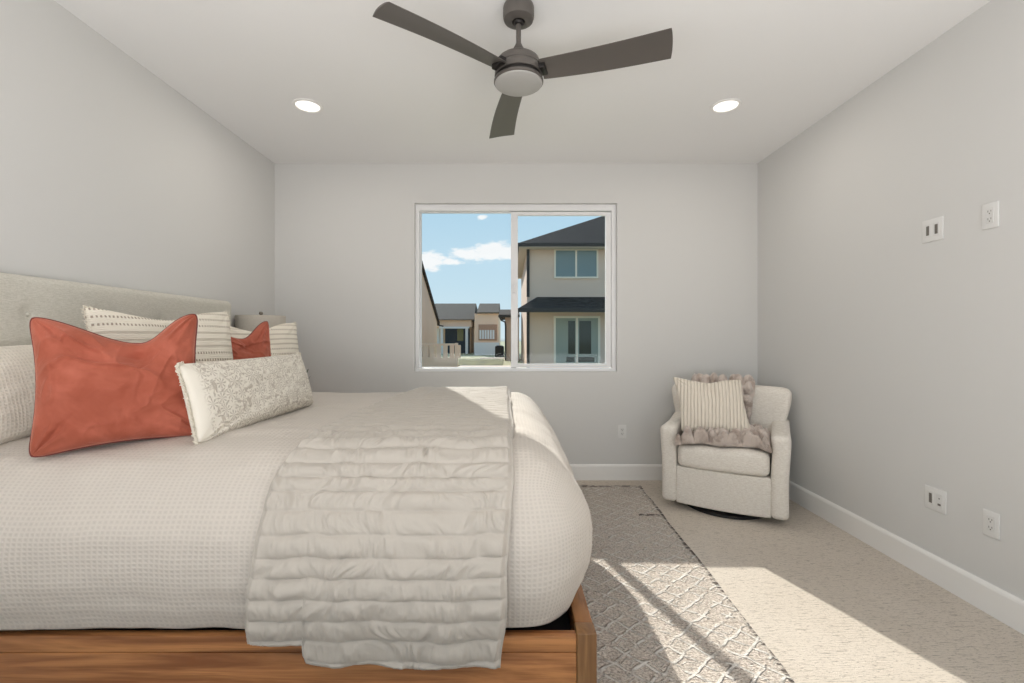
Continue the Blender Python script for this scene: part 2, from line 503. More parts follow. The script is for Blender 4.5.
def b_wood(ax='x', dark=rgb(132, 80, 44), light=rgb(204, 142, 88)):
    def f(t):
        co = objco(t)
        sc = {'x': (1.3, 14, 22), 'y': (14, 1.3, 22), 'z': (14, 14, 1.3)}[ax]
        a = t.noise(t.mapping(co, sc), 1.0, 4, 0.6, 0.8)
        sc2 = {'x': (5, 60, 160), 'y': (60, 5, 160), 'z': (60, 60, 5)}[ax]
        b = t.noise(t.mapping(co, sc2), 1.0, 3, 0.6)
        c = t.mix(t.smooth(a, 0.3, 0.72), dark, light)
        c = t.mix(t.m('MULTIPLY', t.smooth(b, 0.52, 0.7), 0.45), c, dark)
        return {'color': c, 'normal': t.bump(b, 0.12, 0.002)}
    return f
M_wood = mat('walnut', rgb(130, 80, 45), 0.42, build=b_wood('x'))
M_woodz = mat('walnut_upright', rgb(130, 80, 45), 0.38, build=b_wood('z', rgb(120, 84, 52), rgb(168, 126, 82)))
M_woody = mat('walnut_foot', rgb(130, 80, 45), 0.2, build=b_wood('y', rgb(112, 72, 44), rgb(160, 112, 72)))
M_dark = mat('dark_fabric', rgb(30, 27, 26), 0.9)
M_black = mat('black_plastic', rgb(28, 26, 26), 0.5)
M_fan = mat('fan_graphite', rgb(100, 95, 90), 0.42, 0.3)
M_fandark = mat('fan_dark', rgb(40, 37, 35), 0.4, 0.4)
M_lens = mat('frosted_lens', rgb(172, 170, 166), 0.5)
M_plate = mat('outlet_plastic', rgb(230, 229, 226), 0.4)
M_slot = mat('outlet_slot', rgb(112, 107, 100), 0.6)
M_face = mat('outlet_face', rgb(224, 223, 220), 0.45)
M_shade = mat('lamp_shade_linen', rgb(208, 200, 188), 0.9, build=b_linen(rgb(202, 194, 182), rgb(214, 207, 196)))
M_brass = mat('brushed_nickel', rgb(140, 132, 120), 0.35, 0.9)
M_ceramic = mat('lamp_ceramic', rgb(225, 220, 210), 0.3)
M_leaf = mat('leaf_green', rgb(62, 78, 48), 0.5)
M_pot = mat('plant_pot_ceramic', rgb(220, 214, 204), 0.5)

# ------------------------------------------------------------------ room shell
XL, XR, YB = -2.023, 2.144, 3.926
ZC = EYE + 1.497
WX0, WX1, WZ0, WZ1 = -0.8155, 0.932, EYE - 0.298, EYE + 1.156
TH = 0.16
def structure(name, boxes, m, bev=0.0):
    bm = bmesh.new()
    for b in boxes: box(bm, *b, bev=bev)
    o = bm_obj(name, bm, m); o['kind'] = 'structure'; return o
structure('floor', [(XL - TH, XR + TH, REAR_Y - TH, YB + TH, -0.15, 0.0)], M_carpet)
structure('ceiling', [(XL - TH, XR + TH, REAR_Y - TH, YB + TH, ZC, ZC + 0.15)], M_ceil)
structure('wall_left', [(XL - TH, XL, REAR_Y - TH, YB, 0.0, ZC)], M_wall)
structure('wall_right', [(XR, XR + TH, REAR_Y - TH, YB, 0.0, ZC)], M_wall)
# wall_back is one ring around the window opening
bm = bmesh.new()
def ring_wall(bm, X0, X1, Z0, Z1, a0, a1, b0, b1, y0, y1):
    o = [(X0, Z0), (X1, Z0), (X1, Z1), (X0, Z1)]; i = [(a0, b0), (a1, b0), (a1, b1), (a0, b1)]
    V = {}
    for k, yy in ((0, y0), (1, y1)):
        for n_, L in (('o', o), ('i', i)):
            for j, p in enumerate(L): V[(n_, j, k)] = bm.verts.new((p[0], yy, p[1]))
    for j in range(4):
        q = (j + 1) % 4
        bm.faces.new((V['o', j, 0], V['o', q, 0], V['i', q, 0], V['i', j, 0]))
        bm.faces.new((V['o', j, 1], V['i', j, 1], V['i', q, 1], V['o', q, 1]))
        bm.faces.new((V['i', j, 0], V['i', q, 0], V['i', q, 1], V['i', j, 1]))
        bm.faces.new((V['o', j, 0], V['o', j, 1], V['o', q, 1], V['o', q, 0]))
ring_wall(bm, XL - TH, XR + TH, 0.0, ZC, WX0, WX1, WZ0, WZ1, YB, YB + TH)
bm_obj('wall_back', bm, M_wall)['kind'] = 'structure'
bm = bmesh.new()
ring_wall(bm, XL - TH, XR + TH, 0.0, ZC, -1.74, 1.86, 0.02, 2.4, REAR_Y - TH, REAR_Y)
bm_obj('wall_rear', bm, M_wall)['kind'] = 'structure'

BBH, BBT = 0.135, 0.015
def baseboard(name, pts_fn):
    prof = [(0, 0), (BBT, 0), (BBT, BBH - 0.018), (BBT - 0.003, BBH - 0.008), (0.006, BBH), (0, BBH)]
    bm = bmesh.new(); pts_fn(bm, prof); o = bm_obj(name, bm, M_trim); o['kind'] = 'structure'
baseboard('baseboard_back', lambda bm, p: prism(bm, [(YB - a, b) for a, b in p], XL, XR, 'x'))
baseboard('baseboard_right', lambda bm, p: prism(bm, [(XR - a, b) for a, b in p], REAR_Y, YB - BBT, 'y'))
baseboard('baseboard_left', lambda bm, p: prism(bm, [(XL + a, b) for a, b in p], REAR_Y, YB - BBT, 'y'))

# ------------------------------------------------------------------ window
def glass_mat():
    m = bpy.data.materials.new('window_glass'); m.use_nodes = True
    t = NT(m.node_tree); t.n.remove(t.n['Principled BSDF'])
    out = t.n['Material Output']
    tr = t.add('ShaderNodeBsdfTransparent'); tr.inputs[0].default_value = (0.97, 0.985, 0.98, 1)
    gl = t.add('ShaderNodeBsdfGlossy'); gl.inputs['Roughness'].default_value = 0.01
    fr = t.add('ShaderNodeFresnel'); fr.inputs[0].default_value = 1.16
    mx = t.add('ShaderNodeMixShader'); t.link(fr.outputs[0], mx.inputs[0]); t.link(tr.outputs[0], mx.inputs[1]); t.link(gl.outputs[0], mx.inputs[2])
    t.link(mx.outputs[0], out.inputs[0]); return m
M_glass = glass_mat()
def frame_ring(name, X0, X1, Z0, Z1, l, r, b, tp, y0, y1, m, parent):
    bm = bmesh.new()
    ring_wall(bm, X0, X1, Z0, Z1, X0 + l, X1 - r, Z0 + b, Z1 - tp, y0, y1)
    o = bm_obj(name, bm, m, parent)
    md = o.modifiers.new('bevel', 'BEVEL'); md.width = 0.003; md.segments = 2; md.limit_method = 'ANGLE'
    return o
wn = bpy.data.objects.new('window_1', None); COL.objects.link(wn); wn['kind'] = 'structure'
YW = YB + 0.035
e_ = 0.0001
frame_ring('window_frame', WX0 + e_, WX1 - e_, WZ0 + e_, WZ1 - e_, 0.034, 0.04, 0.026, 0.056, YW, YW + 0.085, M_vinyl, wn)
# fixed left light and sliding right sash
MX = 0.047
frame_ring('fixed_sash', WX0 + 0.034, MX + 0.02, WZ0 + 0.026, WZ1 - 0.056, 0.010, 0.05, 0.006, 0.006, YW + 0.045, YW + 0.075, M_vinyl, wn)
frame_ring('sliding_sash', MX - 0.03, WX1 - 0.042, WZ0 + 0.034, WZ1 - 0.064, 0.06, 0.046, 0.03, 0.03, YW + 0.01, YW + 0.042, M_vinyl, wn)
bm = bmesh.new(); box(bm, WX0 + 0.042, MX - 0.02, YW + 0.058, YW + 0.062, WZ0 + 0.030, WZ1 - 0.060); g1 = bm_obj('window_pane', bm, M_glass, wn)
bm = bmesh.new(); box(bm, MX + 0.028, WX1 - 0.086, YW + 0.024, YW + 0.028, WZ0 + 0.062, WZ1 - 0.092); g2 = bm_obj('window_pane', bm, M_glass, wn)
bm = bmesh.new(); box(bm, MX - 0.012, MX + 0.008, YW - 0.004, YW + 0.01, 1.62, 1.70, 0.003); bm_obj('sash_lock', bm, M_vinyl, wn)

# ------------------------------------------------------------------ recessed ceiling lights
def can_light(x, y, label, watts):
    t_ = empty('recessed_ceiling_light', (x, y, ZC), label, 'ceiling light', group='recessed ceiling lights')
    bm = bmesh.new(); lathe(bm, [(0.073, -0.001), (0.092, -0.001), (0.094, -0.004), (0.090, -0.008), (0.076, -0.010), (0.073, -0.006), (0.073, -0.001)])
    bm_obj('trim_ring', bm, M_trim, t_, True)
    m = bpy.data.materials.get('lamp_lens')
    if not m:
        m = bpy.data.materials.new('lamp_lens'); m.use_nodes = True
        p = m.node_tree.nodes['Principled BSDF']; p.inputs['Emission Color'].default_value = (1, 0.93, 0.84, 1); p.inputs['Emission Strength'].default_value = 1.6
    bm = bmesh.new(); lathe(bm, [(0, -0.0045), (0.04, -0.0042), (0.0725, -0.003)]); bm_obj('lens', bm, m, t_, True)
    L = bpy.data.lights.new('downlight', 'AREA'); L.shape = 'DISK'; L.size = 0.13; L.energy = watts; L.color = (1, 0.93, 0.85)
    lo = bpy.data.objects.new('downlight', L); COL.objects.link(lo); lo.parent = t_; lo.location = (0, 0, -0.012)
    return t_
can_light(-1.30, 2.94, 'lit round recessed ceiling light on the left, above the bed side of the ceiling', 3)
can_light(1.40, 2.94, 'lit round recessed ceiling light on the right, above the armchair side of the ceiling', 3)

# ------------------------------------------------------------------ ceiling fan
FX, FY = 0.043, 2.05
fan = empty('ceiling_fan', (FX, FY, ZC), 'dark grey three-blade ceiling fan with round frosted light hanging from the ceiling', 'ceiling fan')
bm = bmesh.new(); lathe(bm, [(0, -0.0005), (0.052, -0.0005), (0.061, -0.003), (0.067, -0.009), (0.070, -0.019), (0.070, -0.058), (0.066, -0.070), (0.050, -0.078), (0.030, -0.080), (0.026, -0.070), (0.0, -0.068)])
bm_obj('canopy', bm, M_fan, fan, True, 40)
bm = bmesh.new(); lathe(bm, [(0.0, -0.060), (0.018, -0.064), (0.024, -0.076), (0.018, -0.090), (0.0, -0.094)]); bm_obj('ball_joint', bm, M_fandark, fan, True)
bm = bmesh.new(); lathe(bm, [(0.0, -0.08), (0.011, -0.08), (0.011, -0.22), (0.0, -0.22)], seg=24); bm_obj('downrod', bm, M_fan, fan, True, 40)
bm = bmesh.new(); lathe(bm, [(0.0, -0.176), (0.013, -0.176), (0.017, -0.186), (0.027, -0.205), (0.030, -0.240), (0.0, -0.240)], seg=32); bm_obj('rod_collar', bm, M_fan, fan, True, 40)
bm = bmesh.new(); lathe(bm, [(0, -0.238), (0.05, -0.239), (0.082, -0.245), (0.092, -0.253), (0.098, -0.268), (0.101, -0.285), (0.101, -0.2855), (0.099, -0.287), (0.099, -0.289), (0.102, -0.291), (0.107, -0.308), (0.108, -0.325), (0, -0.325)], seg=64)
bm_obj('motor_housing', bm, M_fan, fan, True, 40)
bm = bmesh.new(); lathe(bm, [(0, -0.324), (0.101, -0.324), (0.101, -0.346), (0, -0.346)], seg=64); bm_obj('blade_ring', bm, M_fandark, fan, True, 40)
bm = bmesh.new(); lathe(bm, [(0, -0.343), (0.110, -0.343), (0.111, -0.345), (0.111, -0.352), (0.108, -0.355), (0.106, -0.3555), (0, -0.3555)], seg=64); bm_obj('light_housing', bm, M_fan, fan, True, 40)
bm = bmesh.new(); lathe(bm, [(0.0, -0.356), (0.1065, -0.356), (0.1065, -0.358), (0.100, -0.362), (0.05, -0.366), (0.0, -0.367)], seg=64); bm_obj('light_lens', bm, M_lens, fan, True)
def blade(angle):
    nr, nc = 40, 12; V = []; rows = []
    for top in (1, 0):
        for i in range(nr):
            s = i / (nr - 1); r = 0.105 + (0.648 - 0.105) * s
            ch = 0.108 + 0.044 * s ** 0.8
            sweep = 0.009 * math.sin(PI * s) - 0.004 * s
            for j in range(nc):
                c = j / (nc - 1) - 0.5
                rr = r + 0.006 * (1 - (2 * c) ** 2) * s
                pitch = math.radians(15 - 3 * s)
                yy = c * ch + sweep
                zz = -math.sin(pitch) * c * ch + 0.010 * (1 - 4 * c * c) * 0.6
                V.append((rr, yy * math.cos(pitch), zz + (0.003 if top else -0.003) * (1 - (2 * c) ** 6 * 0.6)))
    F = grid_faces(nc, nr, 0, True) + grid_faces(nc, nr, nr * nc, False)
    n = nr * nc
    for i in range(nr - 1):
        F.append((i * nc, (i + 1) * nc, n + (i + 1) * nc, n + i * nc)[::-1]); F.append((i * nc + nc - 1, n + i * nc + nc - 1, n + (i + 1) * nc + nc - 1, (i + 1) * nc + nc - 1)[::-1])
    for j in range(nc - 1):
        F.append((j, n + j, n + j + 1, j + 1)[::-1]); a = (nr - 1) * nc
        F.append((a + j, a + j + 1, n + a + j + 1, n + a + j)[::-1])
    o = new_obj('blade', V, F, M_fan, fan); o.data.set_sharp_from_angle(angle=math.radians(50))
    o.location = (0, 0, -0.311); o.rotation_euler = (0, 0, math.radians(angle))
    bm = bmesh.new(); box(bm, 0.075, 0.128, -0.034, 0.034, -0.012, 0.022, 0.005); bm_obj('blade_bracket', bm, M_fandark, o)
for a in (-18.5, -141.3, 98.0): blade(a)

# ------------------------------------------------------------------ wall plates
def plate_builder(name, gangs, kinds, label, loc, rz, group):
    """front faces local -y"""
    t_ = empty(name, loc, label, 'wall plate' if kinds != ['duplex'] else 'outlet', rz, group)
    W = 0.07 if gangs == 1 else 0.114
    bm = bmesh.new(); box(bm, -W / 2, W / 2, -0.006, 0.0, -0.057, 0.057, 0.0025, 3); bm_obj('cover_plate', bm, M_plate, t_, angle=50)
    for k, kd in enumerate(kinds):
        cx = 0 if gangs == 1 else (-0.023 if k == 0 else 0.023)
        if kd == 'duplex':
            bm = bmesh.new(); box(bm, cx - 0.0165, cx + 0.0165, -0.0075, -0.004, -0.033, 0.033, 0.001)
            f = bm_obj('receptacle', bm, M_face, t_)
            bm = bmesh.new()
            for s in (-1, 1):
                box(bm, cx - 0.0075, cx - 0.005, -0.0079, -0.006, s * 0.017 - 0.002, s * 0.017 + 0.007)
                box(bm, cx + 0.005, cx + 0.0075, -0.0079, -0.006, s * 0.017 - 0.001, s * 0.017 + 0.007)
                box(bm, cx - 0.0025, cx + 0.0025, -0.0079, -0.006, s * 0.017 - 0.010, s * 0.017 - 0.005)
            bm_obj('slot', bm, M_slot, f)
        elif kd == 'port':
            bm = bmesh.new(); box(bm, cx - 0.0165, cx + 0.0165, -0.0072, -0.004, -0.033, 0.033, 0.001)
            f = bm_obj('port_insert', bm, M_face, t_)
            bm = bmesh.new(); box(bm, cx - 0.008, cx + 0.008, -0.0076, -0.006, -0.024, 0.024); bm_obj('port_opening', bm, M_slot, f)
        elif kd == 'jack':
            bm = bmesh.new(); box(bm, cx - 0.0165, cx + 0.0165, -0.0072, -0.004, -0.033, 0.033, 0.001)
            f = bm_obj('jack_insert', bm, M_face, t_)
            bm = bmesh.new(); box(bm, cx - 0.007, cx + 0.009, -0.0076, -0.006, -0.024, -0.014); bm_obj('jack_opening', bm, M_slot, f)
            bm = bmesh.new(); box(bm, cx - 0.002, cx + 0.004, -0.0076, -0.006, 0.008, 0.014); bm_obj('jack_opening', bm, M_slot, f)
    return t_
G = 'wall plates on the right wall'
RZ = PI / 2 * -1
plate_builder('wall_outlet', 1, ['duplex'], 'white wall outlet high on the right wall, beyond the upper double plate', (XR, 2.024, EYE + 0.540), RZ, G)
plate_builder('media_wall_plate', 2, ['port', 'port'], 'white double wall plate with two dark openings, high on the right wall', (XR, 2.300, EYE + 0.541), RZ, G)
plate_builder('wall_outlet', 1, ['duplex'], 'white wall outlet low on the right wall, nearest the camera above the baseboard', (XR, 2.020, EYE - 0.830), RZ, G)
plate_builder('media_wall_plate', 2, ['port', 'jack'], 'white double wall plate with dark jacks, low on the right wall above the baseboard', (XR, 2.285, EYE - 0.815), RZ, G)
plate_builder('wall_outlet', 1, ['duplex'], 'small white outlet on the back wall under the window, left of the armchair', (0.975, YB, EYE - 0.8155), 0, None)

# ------------------------------------------------------------------ rug
nx_, ny_ = 60, 80
RW, RL = 2.60, 5.2
V = []; 
def rugz(X, Y): return 0.011 + 0.0018 * fbm(X * 3, Y * 3)
X, Y = np.meshgrid(np.linspace(-RW / 2, RW / 2, nx_), np.linspace(-RL / 2, RL / 2, ny_))
Xe = X + 0.006 * vnoise(Y * 7, X * 0.1 + 4) * (np.abs(X) > RW / 2 - 0.05); Ye = Y + 0.012 * vnoise(X * 6, Y * 0.1 + 9) * (np.abs(Y) > RL / 2 - 0.07)
top = np.stack([Xe, Ye, rugz(X, Y)], -1).reshape(-1, 3); bot = top.copy(); bot[:, 2] = 0.001
F = grid_faces(nx_, ny_, 0) + grid_faces(nx_, ny_, nx_ * ny_, True)
N = nx_ * ny_
def skirt(idx):
    for a, b in zip(idx, idx[1:]): F.append((a, N + a, N + b, b))
skirt([j * nx_ for j in range(ny_)]); skirt([j * nx_ + nx_ - 1 for j in range(ny_)][::-1])
skirt([i for i in range(nx_)][::-1]); skirt([(ny_ - 1) * nx_ + i for i in range(nx_)])
rug = new_obj('area_rug', np.vstack([top, bot]), F, M_rug)
tag(rug, 'flat taupe and cream woven rug with raised diamond pattern under the bed', 'rug')
ra = math.radians(-1.7)
# far right corner lands at (1.077, 3.73)
rug.rotation_euler = (0, 0, ra)
rug.location = (1.077 - (RW / 2 * math.cos(ra) - RL / 2 * math.sin(ra)), 3.735 - (RW / 2 * math.sin(ra) + RL / 2 * math.cos(ra)), 0)

# ------------------------------------------------------------------ bed
BY0, BY1 = 1.385, 3.235          # frame near / far faces
BXF = 0.265                      # foot outer face
RZT = 0.322
bed = empty('bed', (-0.85, (BY0 + BY1) / 2, 0), 'large bed with walnut frame and pale upholstered tufted headboard', 'bed')
def bpart(name, bm, m, **k):
    o = bm_obj(name, bm, m, None, **k); o.parent = bed; o.matrix_parent_inverse = Matrix.Translation(bed.location).inverted(); return o
bm = bmesh.new()
box(bm, -1.93, BXF - 0.059, BY0, BY0 + 0.03, 0.272, RZT, 0.003); box(bm, -1.93, BXF - 0.059, BY0, BY0 + 0.03, 0.07, 0.2695, 0.003)
bpart('side_rail', bm, M_wood, angle=40)
bm = bmesh.new()
box(bm, -1.93, BXF - 0.059, BY1 - 0.03, BY1, 0.272, RZT, 0.003); box(bm, -1.93, BXF - 0.059, BY1 - 0.03, BY1, 0.07, 0.2695, 0.003)
bpart('side_rail', bm, M_wood, angle=40)
bm = bmesh.new(); box(bm, BXF - 0.056, BXF, BY0 + 0.004, BY1 - 0.004, 0.07, RZT + 0.006, 0.004, 3); bpart('foot_rail', bm, M_woody, angle=40)
for yy in (BY0 - 0.003, BY1 - 0.055):
    bm = bmesh.new(); box(bm, BXF - 0.058, BXF + 0.002, yy, yy + 0.058, 0.012, RZT + 0.008, 0.003, 3); bpart('leg', bm, M_woodz, angle=40)
for yy in (BY0 + 0.02, BY1 - 0.08):
    bm = bmesh.new(); box(bm, -1.9, -1.84, yy, yy + 0.06, 0.001, 0.2, 0.003, 3); bpart('leg', bm, M_woodz, angle=40)
bm = bmesh.new(); box(bm, -1.92, BXF - 0.06, BY0 + 0.035, BY1 - 0.035, 0.22, 0.26); bpart('slat_platform', bm, M_dark)

# headboard with button tufting
HX = -1.935; HT = EYE + 0.25
hb_y0, hb_y1 = 1.33, 3.19
btn = [(yy, zz) for zz in (HT - 0.158, HT - 0.42) for yy in (1.49, 1.84, 2.19, 2.54, 2.89)]
def hd(P):
    Pw = P + np.array([HX - 0.04, (hb_y0 + hb_y1) / 2, HT / 2 + 0.05])
    d = np.zeros(len(P))
    for (yy, zz) in btn:
        rr = np.hypot(Pw[:, 1] - yy, Pw[:, 2] - zz); d += 0.012 * np.exp(-(rr / 0.03) ** 2) + 0.003 * np.exp(-(rr / 0.09) ** 2)
    ch = 0.002 * np.abs(np.sin((Pw[:, 1] - 1.49) / 0.35 * PI)) 
    front = sstep(-0.01, 0.03, P[:, 0])
    P = P.copy(); P[:, 0] += front * (ch - d + 0.002 * fbm(Pw[:, 1] * 5, Pw[:, 2] * 5)); return P
hb = rbox('headboard', (0.082, hb_y1 - hb_y0, HT - 0.1), 0.035, M_head, None, (2, 110, 60), hd)
hb.location = (HX - 0.04, (hb_y0 + hb_y1) / 2, HT / 2 + 0.05)
hb.parent = bed; hb.matrix_parent_inverse = Matrix.Translation(bed.location).inverted()
for (yy, zz) in btn:
    bm = bmesh.new(); lathe(bm, [(0, 0.004), (0.006, 0.003), (0.010, -0.002), (0, -0.004)], seg=16)
    bmesh.ops.rotate(bm, verts=bm.verts, cent=(0, 0, 0), matrix=Matrix.Rotation(PI / 2, 3, 'Y'))
    b = bm_obj('tufting_button', bm, M_head, hb, True); b.location = (0.041 - 0.011, yy - hb.location.y, zz - hb.location.z)

# ------------------------------------------------------------------ duvet: rounded shape over the mattress
DX0, DX1, DY0, DY1, DZ0, DZ1 = -1.90, 0.262, 1.345, 3.27, 0.348, 0.872
DR = 0.225
def duvet_map(P, extra=0.0):
    """P: points on the surface of the sharp box -> points on the soft duvet; extra: offset outwards"""
    lo = np.array([DX0 + 0.02, DY0 + DR, -5.0]); hi = np.array([DX1 - DR, DY1 - DR, DZ1 - DR])
    q = np.clip(P, lo, hi)
    d = P - q; L = np.linalg.norm(d, axis=1, keepdims=True); L[L < 1e-9] = 1
    n = d / L
    R = np.where(P[:, 0:1] < DX0 + 0.03, 0.02 + 0 * L, DR)
    # soft, flatter shoulder
    out = q + n * (R + extra)
    side = np.hypot(n[:, 0], n[:, 1])
    z = P[:, 2]
    bulge = 0.022 * np.sin(np.clip((z - DZ0) / (DZ1 - DZ0 - 0.08), 0, 1) * PI) - 0.05 * (1 - sstep(DZ0 - 0.05, DZ0 + 0.17, z))
    k = side ** 2 * (z < DZ1 - 1e-6)
    out[:, 0] += n[:, 0] * bulge * k; out[:, 1] += n[:, 1] * bulge * k * 0.8
    # crown: the middle is higher than the shoulders
    ex = np.minimum(DX1 - out[:, 0], 1.0); ey = np.minimum(out[:, 1] - DY0, DY1 - out[:, 1])
    e = np.clip(np.minimum(ex, ey) / 0.42, 0, 1)
    out[:, 2] -= 0.046 * (1 - e) ** 1.6 * (out[:, 2] > DZ0 + 0.02) * sstep(0.45, 0.8, out[:, 2])
    return out, n
def box_grid(x0, x1, y0, y1, z0, z1, step):
    """top, near, far and foot faces of the box as one welded mesh with cloth uv"""
    def cnt(a, b): return max(2, int(round((b - a) / step)) + 1)
    X = np.linspace(x0, x1, cnt(x0, x1)); Y = np.linspace(y0, y1, cnt(y0, y1)); Z = np.linspace(z0, z1, cnt(z0, z1))
    key = {}; V = []; U = []; F = []
    def vid(p, uv):
        k = (round(p[0], 5), round(p[1], 5), round(p[2], 5))
        if k not in key: key[k] = len(V); V.append(p); U.append(uv)
        return key[k]
    def face(A, B, fn, uvf, flip=False):
        ids = [[vid(fn(a, b), uvf(a, b)) for b in B] for a in A]
        for i in range(len(A) - 1):
            for j in range(len(B) - 1):
                q = (ids[i][j], ids[i + 1][j], ids[i + 1][j + 1], ids[i][j + 1]); F.append(q[::-1] if flip else q)
    face(X, Y, lambda a, b: (a, b, z1), lambda a, b: (a, b))
    face(X, Z, lambda a, b: (a, y0, b), lambda a, b: (a, y0 - (z1 - b)))
    face(X, Z, lambda a, b: (a, y1, b), lambda a, b: (a, y1 + (z1 - b)), True)
    face(Y, Z, lambda a, b: (x1, a, b), lambda a, b: (x1 + (z1 - b), a))
    face(Y, Z, lambda a, b: (x0, a, b), lambda a, b: (x0 - (z1 - b), a), True)
    return np.array(V), np.array(U), F
P, U, F = box_grid(DX0, DX1, DY0, DY1, DZ0, DZ1, 0.012)
out, nn = duvet_map(P)
wr = 0.006 * fbm(out[:, 0] * 2.2, out[:, 1] * 2.2, out[:, 2] * 2.2) 
wr += 0.0042 * fbm(out[:, 0] * 3, out[:, 1] * 11, out[:, 2] * 11, 3)
nearside = (nn[:, 1] < -0.3)
wr += np.where(nearside, 0.004 * fbm(out[:, 0] * 9 + 3, out[:, 2] * 2.5, 0, 2), 0)
out = out + nn * wr[:, None]
hem = sstep(DZ0 + 0.06, DZ0, P[:, 2])
out[:, 2] += hem * (0.006 * vnoise(out[:, 0] * 4, out[:, 1] * 4))
# fold the hem inwards underneath
faces = list(F)
nv = len(out)
hem_ids = [i for i in range(nv) if abs(P[i, 2] - DZ0) < 1e-6]
cx_, cy_ = (DX0 + DX1) / 2, (DY0 + DY1) / 2
Vall = [tuple(v) for v in out]; Uall = [tuple(u) for u in U]
low = {}
for i in hem_ids:
    v = out[i]; d = np.array([cx_ - v[0], cy_ - v[1]]); n2 = nn[i]
    low[i] = len(Vall); Vall.append((v[0] - n2[0] * 0.03, v[1] - n2[1] * 0.03, v[2] - 0.002)); Uall.append(tuple(U[i]))
hs = set(hem_ids); ed = {}
for f in F:
    for a, b in zip(f, f[1:] + f[:1]):
        if a in hs and b in hs: ed[(a, b)] = 1
loop = {}
for (a, b) in ed: faces.append((b, a, low[a], low[b])); loop[a] = b
st = hem_ids[0]; seq = [st]; 
while loop.get(seq[-1]) is not None and loop[seq[-1]] != st and len(seq) < 5000: seq.append(loop[seq[-1]])
faces.append(tuple(low[i] for i in seq))
duvet = new_obj('duvet', Vall, faces, M_duvet, None, True, Uall)
tag(duvet, 'white waffle-weave duvet spread over the whole bed and hanging over its sides', 'duvet')

# ------------------------------------------------------------------ quilt folded across the foot of the bed
ns, nu = 800, 270
YFAR = DY1
s_side = np.linspace(0, 1, ns)
topL = YFAR - DY0; drop = DZ1 - 0.255
far_drop = 0.30
tot = far_drop + topL + drop
sm = s_side * tot
def path(sv):
    """box-surface y,z for arc position"""
    yv = np.where(sv < far_drop, YFAR, np.where(sv < far_drop + topL, YFAR - (sv - far_drop), DY0))
    zv = np.where(sv < far_drop, DZ1 - far_drop + sv, np.where(sv < far_drop + topL, DZ1, DZ1 - (sv - far_drop - topL)))
    return yv, zv
Sg, Ug = np.meshgrid(sm, np.linspace(0, 1, nu), indexing='ij')
k = np.clip((Sg - far_drop) / topL, 0, 1)
k2 = np.clip((Sg - far_drop - topL) / drop, 0, 1)
xl = -0.575 + (-0.725 + 0.575) * k - 0.035 * k2; xr = 0.0 + 0.014 * np.sin(k * PI * 0.5) - 0.035 * k2
xl = xl + 0.006 * vnoise(Sg * 5, 0 * Sg + 2); xr = xr + 0.005 * vnoise(Sg * 6, 0 * Sg + 8)
Xg = xl + (xr - xl) * Ug
# hem: shorter towards the head end (notch), gently waved
notch = 1 - sstep(0.225, 0.235, Ug)
hemz = 0.284 + 0.008 * np.cos(Ug * PI * 1.2 - 0.4) + 0.004 * vnoise(Ug * 6, Ug * 0 + 1) + notch * (0.050 + 0.03 * (Ug - 0.1))
lim = far_drop + topL + (DZ1 - hemz)
Sg2 = np.where(Sg > far_drop + topL + 0.25, far_drop + topL + 0.25 + (Sg - far_drop - topL - 0.25) * (lim - far_drop - topL - 0.25) / (tot - far_drop - topL - 0.25), Sg)
yv, zv = path(Sg2)
PB = np.stack([Xg, yv, zv], -1).reshape(-1, 3)
base, qn = duvet_map(PB)
def puff(s_, x_):
    sw = s_ + 0.006 * fbm(x_ * 7, s_ * 2)
    ph = (sw - far_drop - topL + 0.02) / 0.066
    a = np.abs(np.sin(PI * ph)) ** 0.45
    wrk = fbm(x_ * 32 + 1.5 * vnoise(s_ * 9, x_ * 9), s_ * 9, np.floor(ph) * 1.7, 3)
    v = np.abs(np.sin(PI * ph))
    hx = 0.002 * np.abs(np.sin(PI * x_ / 0.115)) ** 0.5
    tp = 0.10 + 0.90 * sstep(far_drop + topL - 0.45, far_drop + topL - 0.1, s_)
    return (0.0145 + 0.002 * (1 - tp)) * a + 0.0100 * tp * wrk * v ** 0.7 + 0.004 * fbm(x_ * 5, s_ * 4, 5, 2) + hx
edge = np.minimum(Ug, 1 - Ug) * (-xl + xr)
ef = sstep(0.003, 0.020, edge)
th = (puff(Sg2, Xg) + 0.010) * (0.25 + 0.75 * ef)
hemd = (lim - Sg2)
band = sstep(0.0, 0.014, hemd)
th = np.where(Sg2 > far_drop + topL + 0.1, th * (0.4 + 0.6 * band), th)
# the hanging part swings slightly clear and waves towards the hem
hang = sstep(far_drop + topL + 0.1, tot, Sg2)
fold = hang * (0.010 + 0.005 * np.sin(Xg * 21) + 0.004 * np.sin(Xg * 37 + 1.2))
fold = fold + hang * 0.045 + notch * 0
outer = base + qn * (th.reshape(-1, 1) + 0.012)
outer[:, 1] -= fold.reshape(-1)
inner = base + qn * 0.005; inner[:, 1] -= fold.reshape(-1)
Nn = ns * nu
Fq = grid_faces(nu, ns, 0) + grid_faces(nu, ns, Nn, True)
def sk(idx, flip=False):
    for a, b in zip(idx, idx[1:]):
        q = (a, b, Nn + b, Nn + a); Fq.append(q[::-1] if flip else q)
sk([i for i in range(nu)], True); sk([(ns - 1) * nu + i for i in range(nu)])
sk([j * nu for j in range(ns)]); sk([j * nu + nu - 1 for j in range(ns)], True)
quilt = new_obj('quilt', np.vstack([outer, inner]), Fq, M_quilt)
tag(quilt, 'off-white channel-stitched quilt folded across the foot of the bed and hanging down its side', 'quilt')

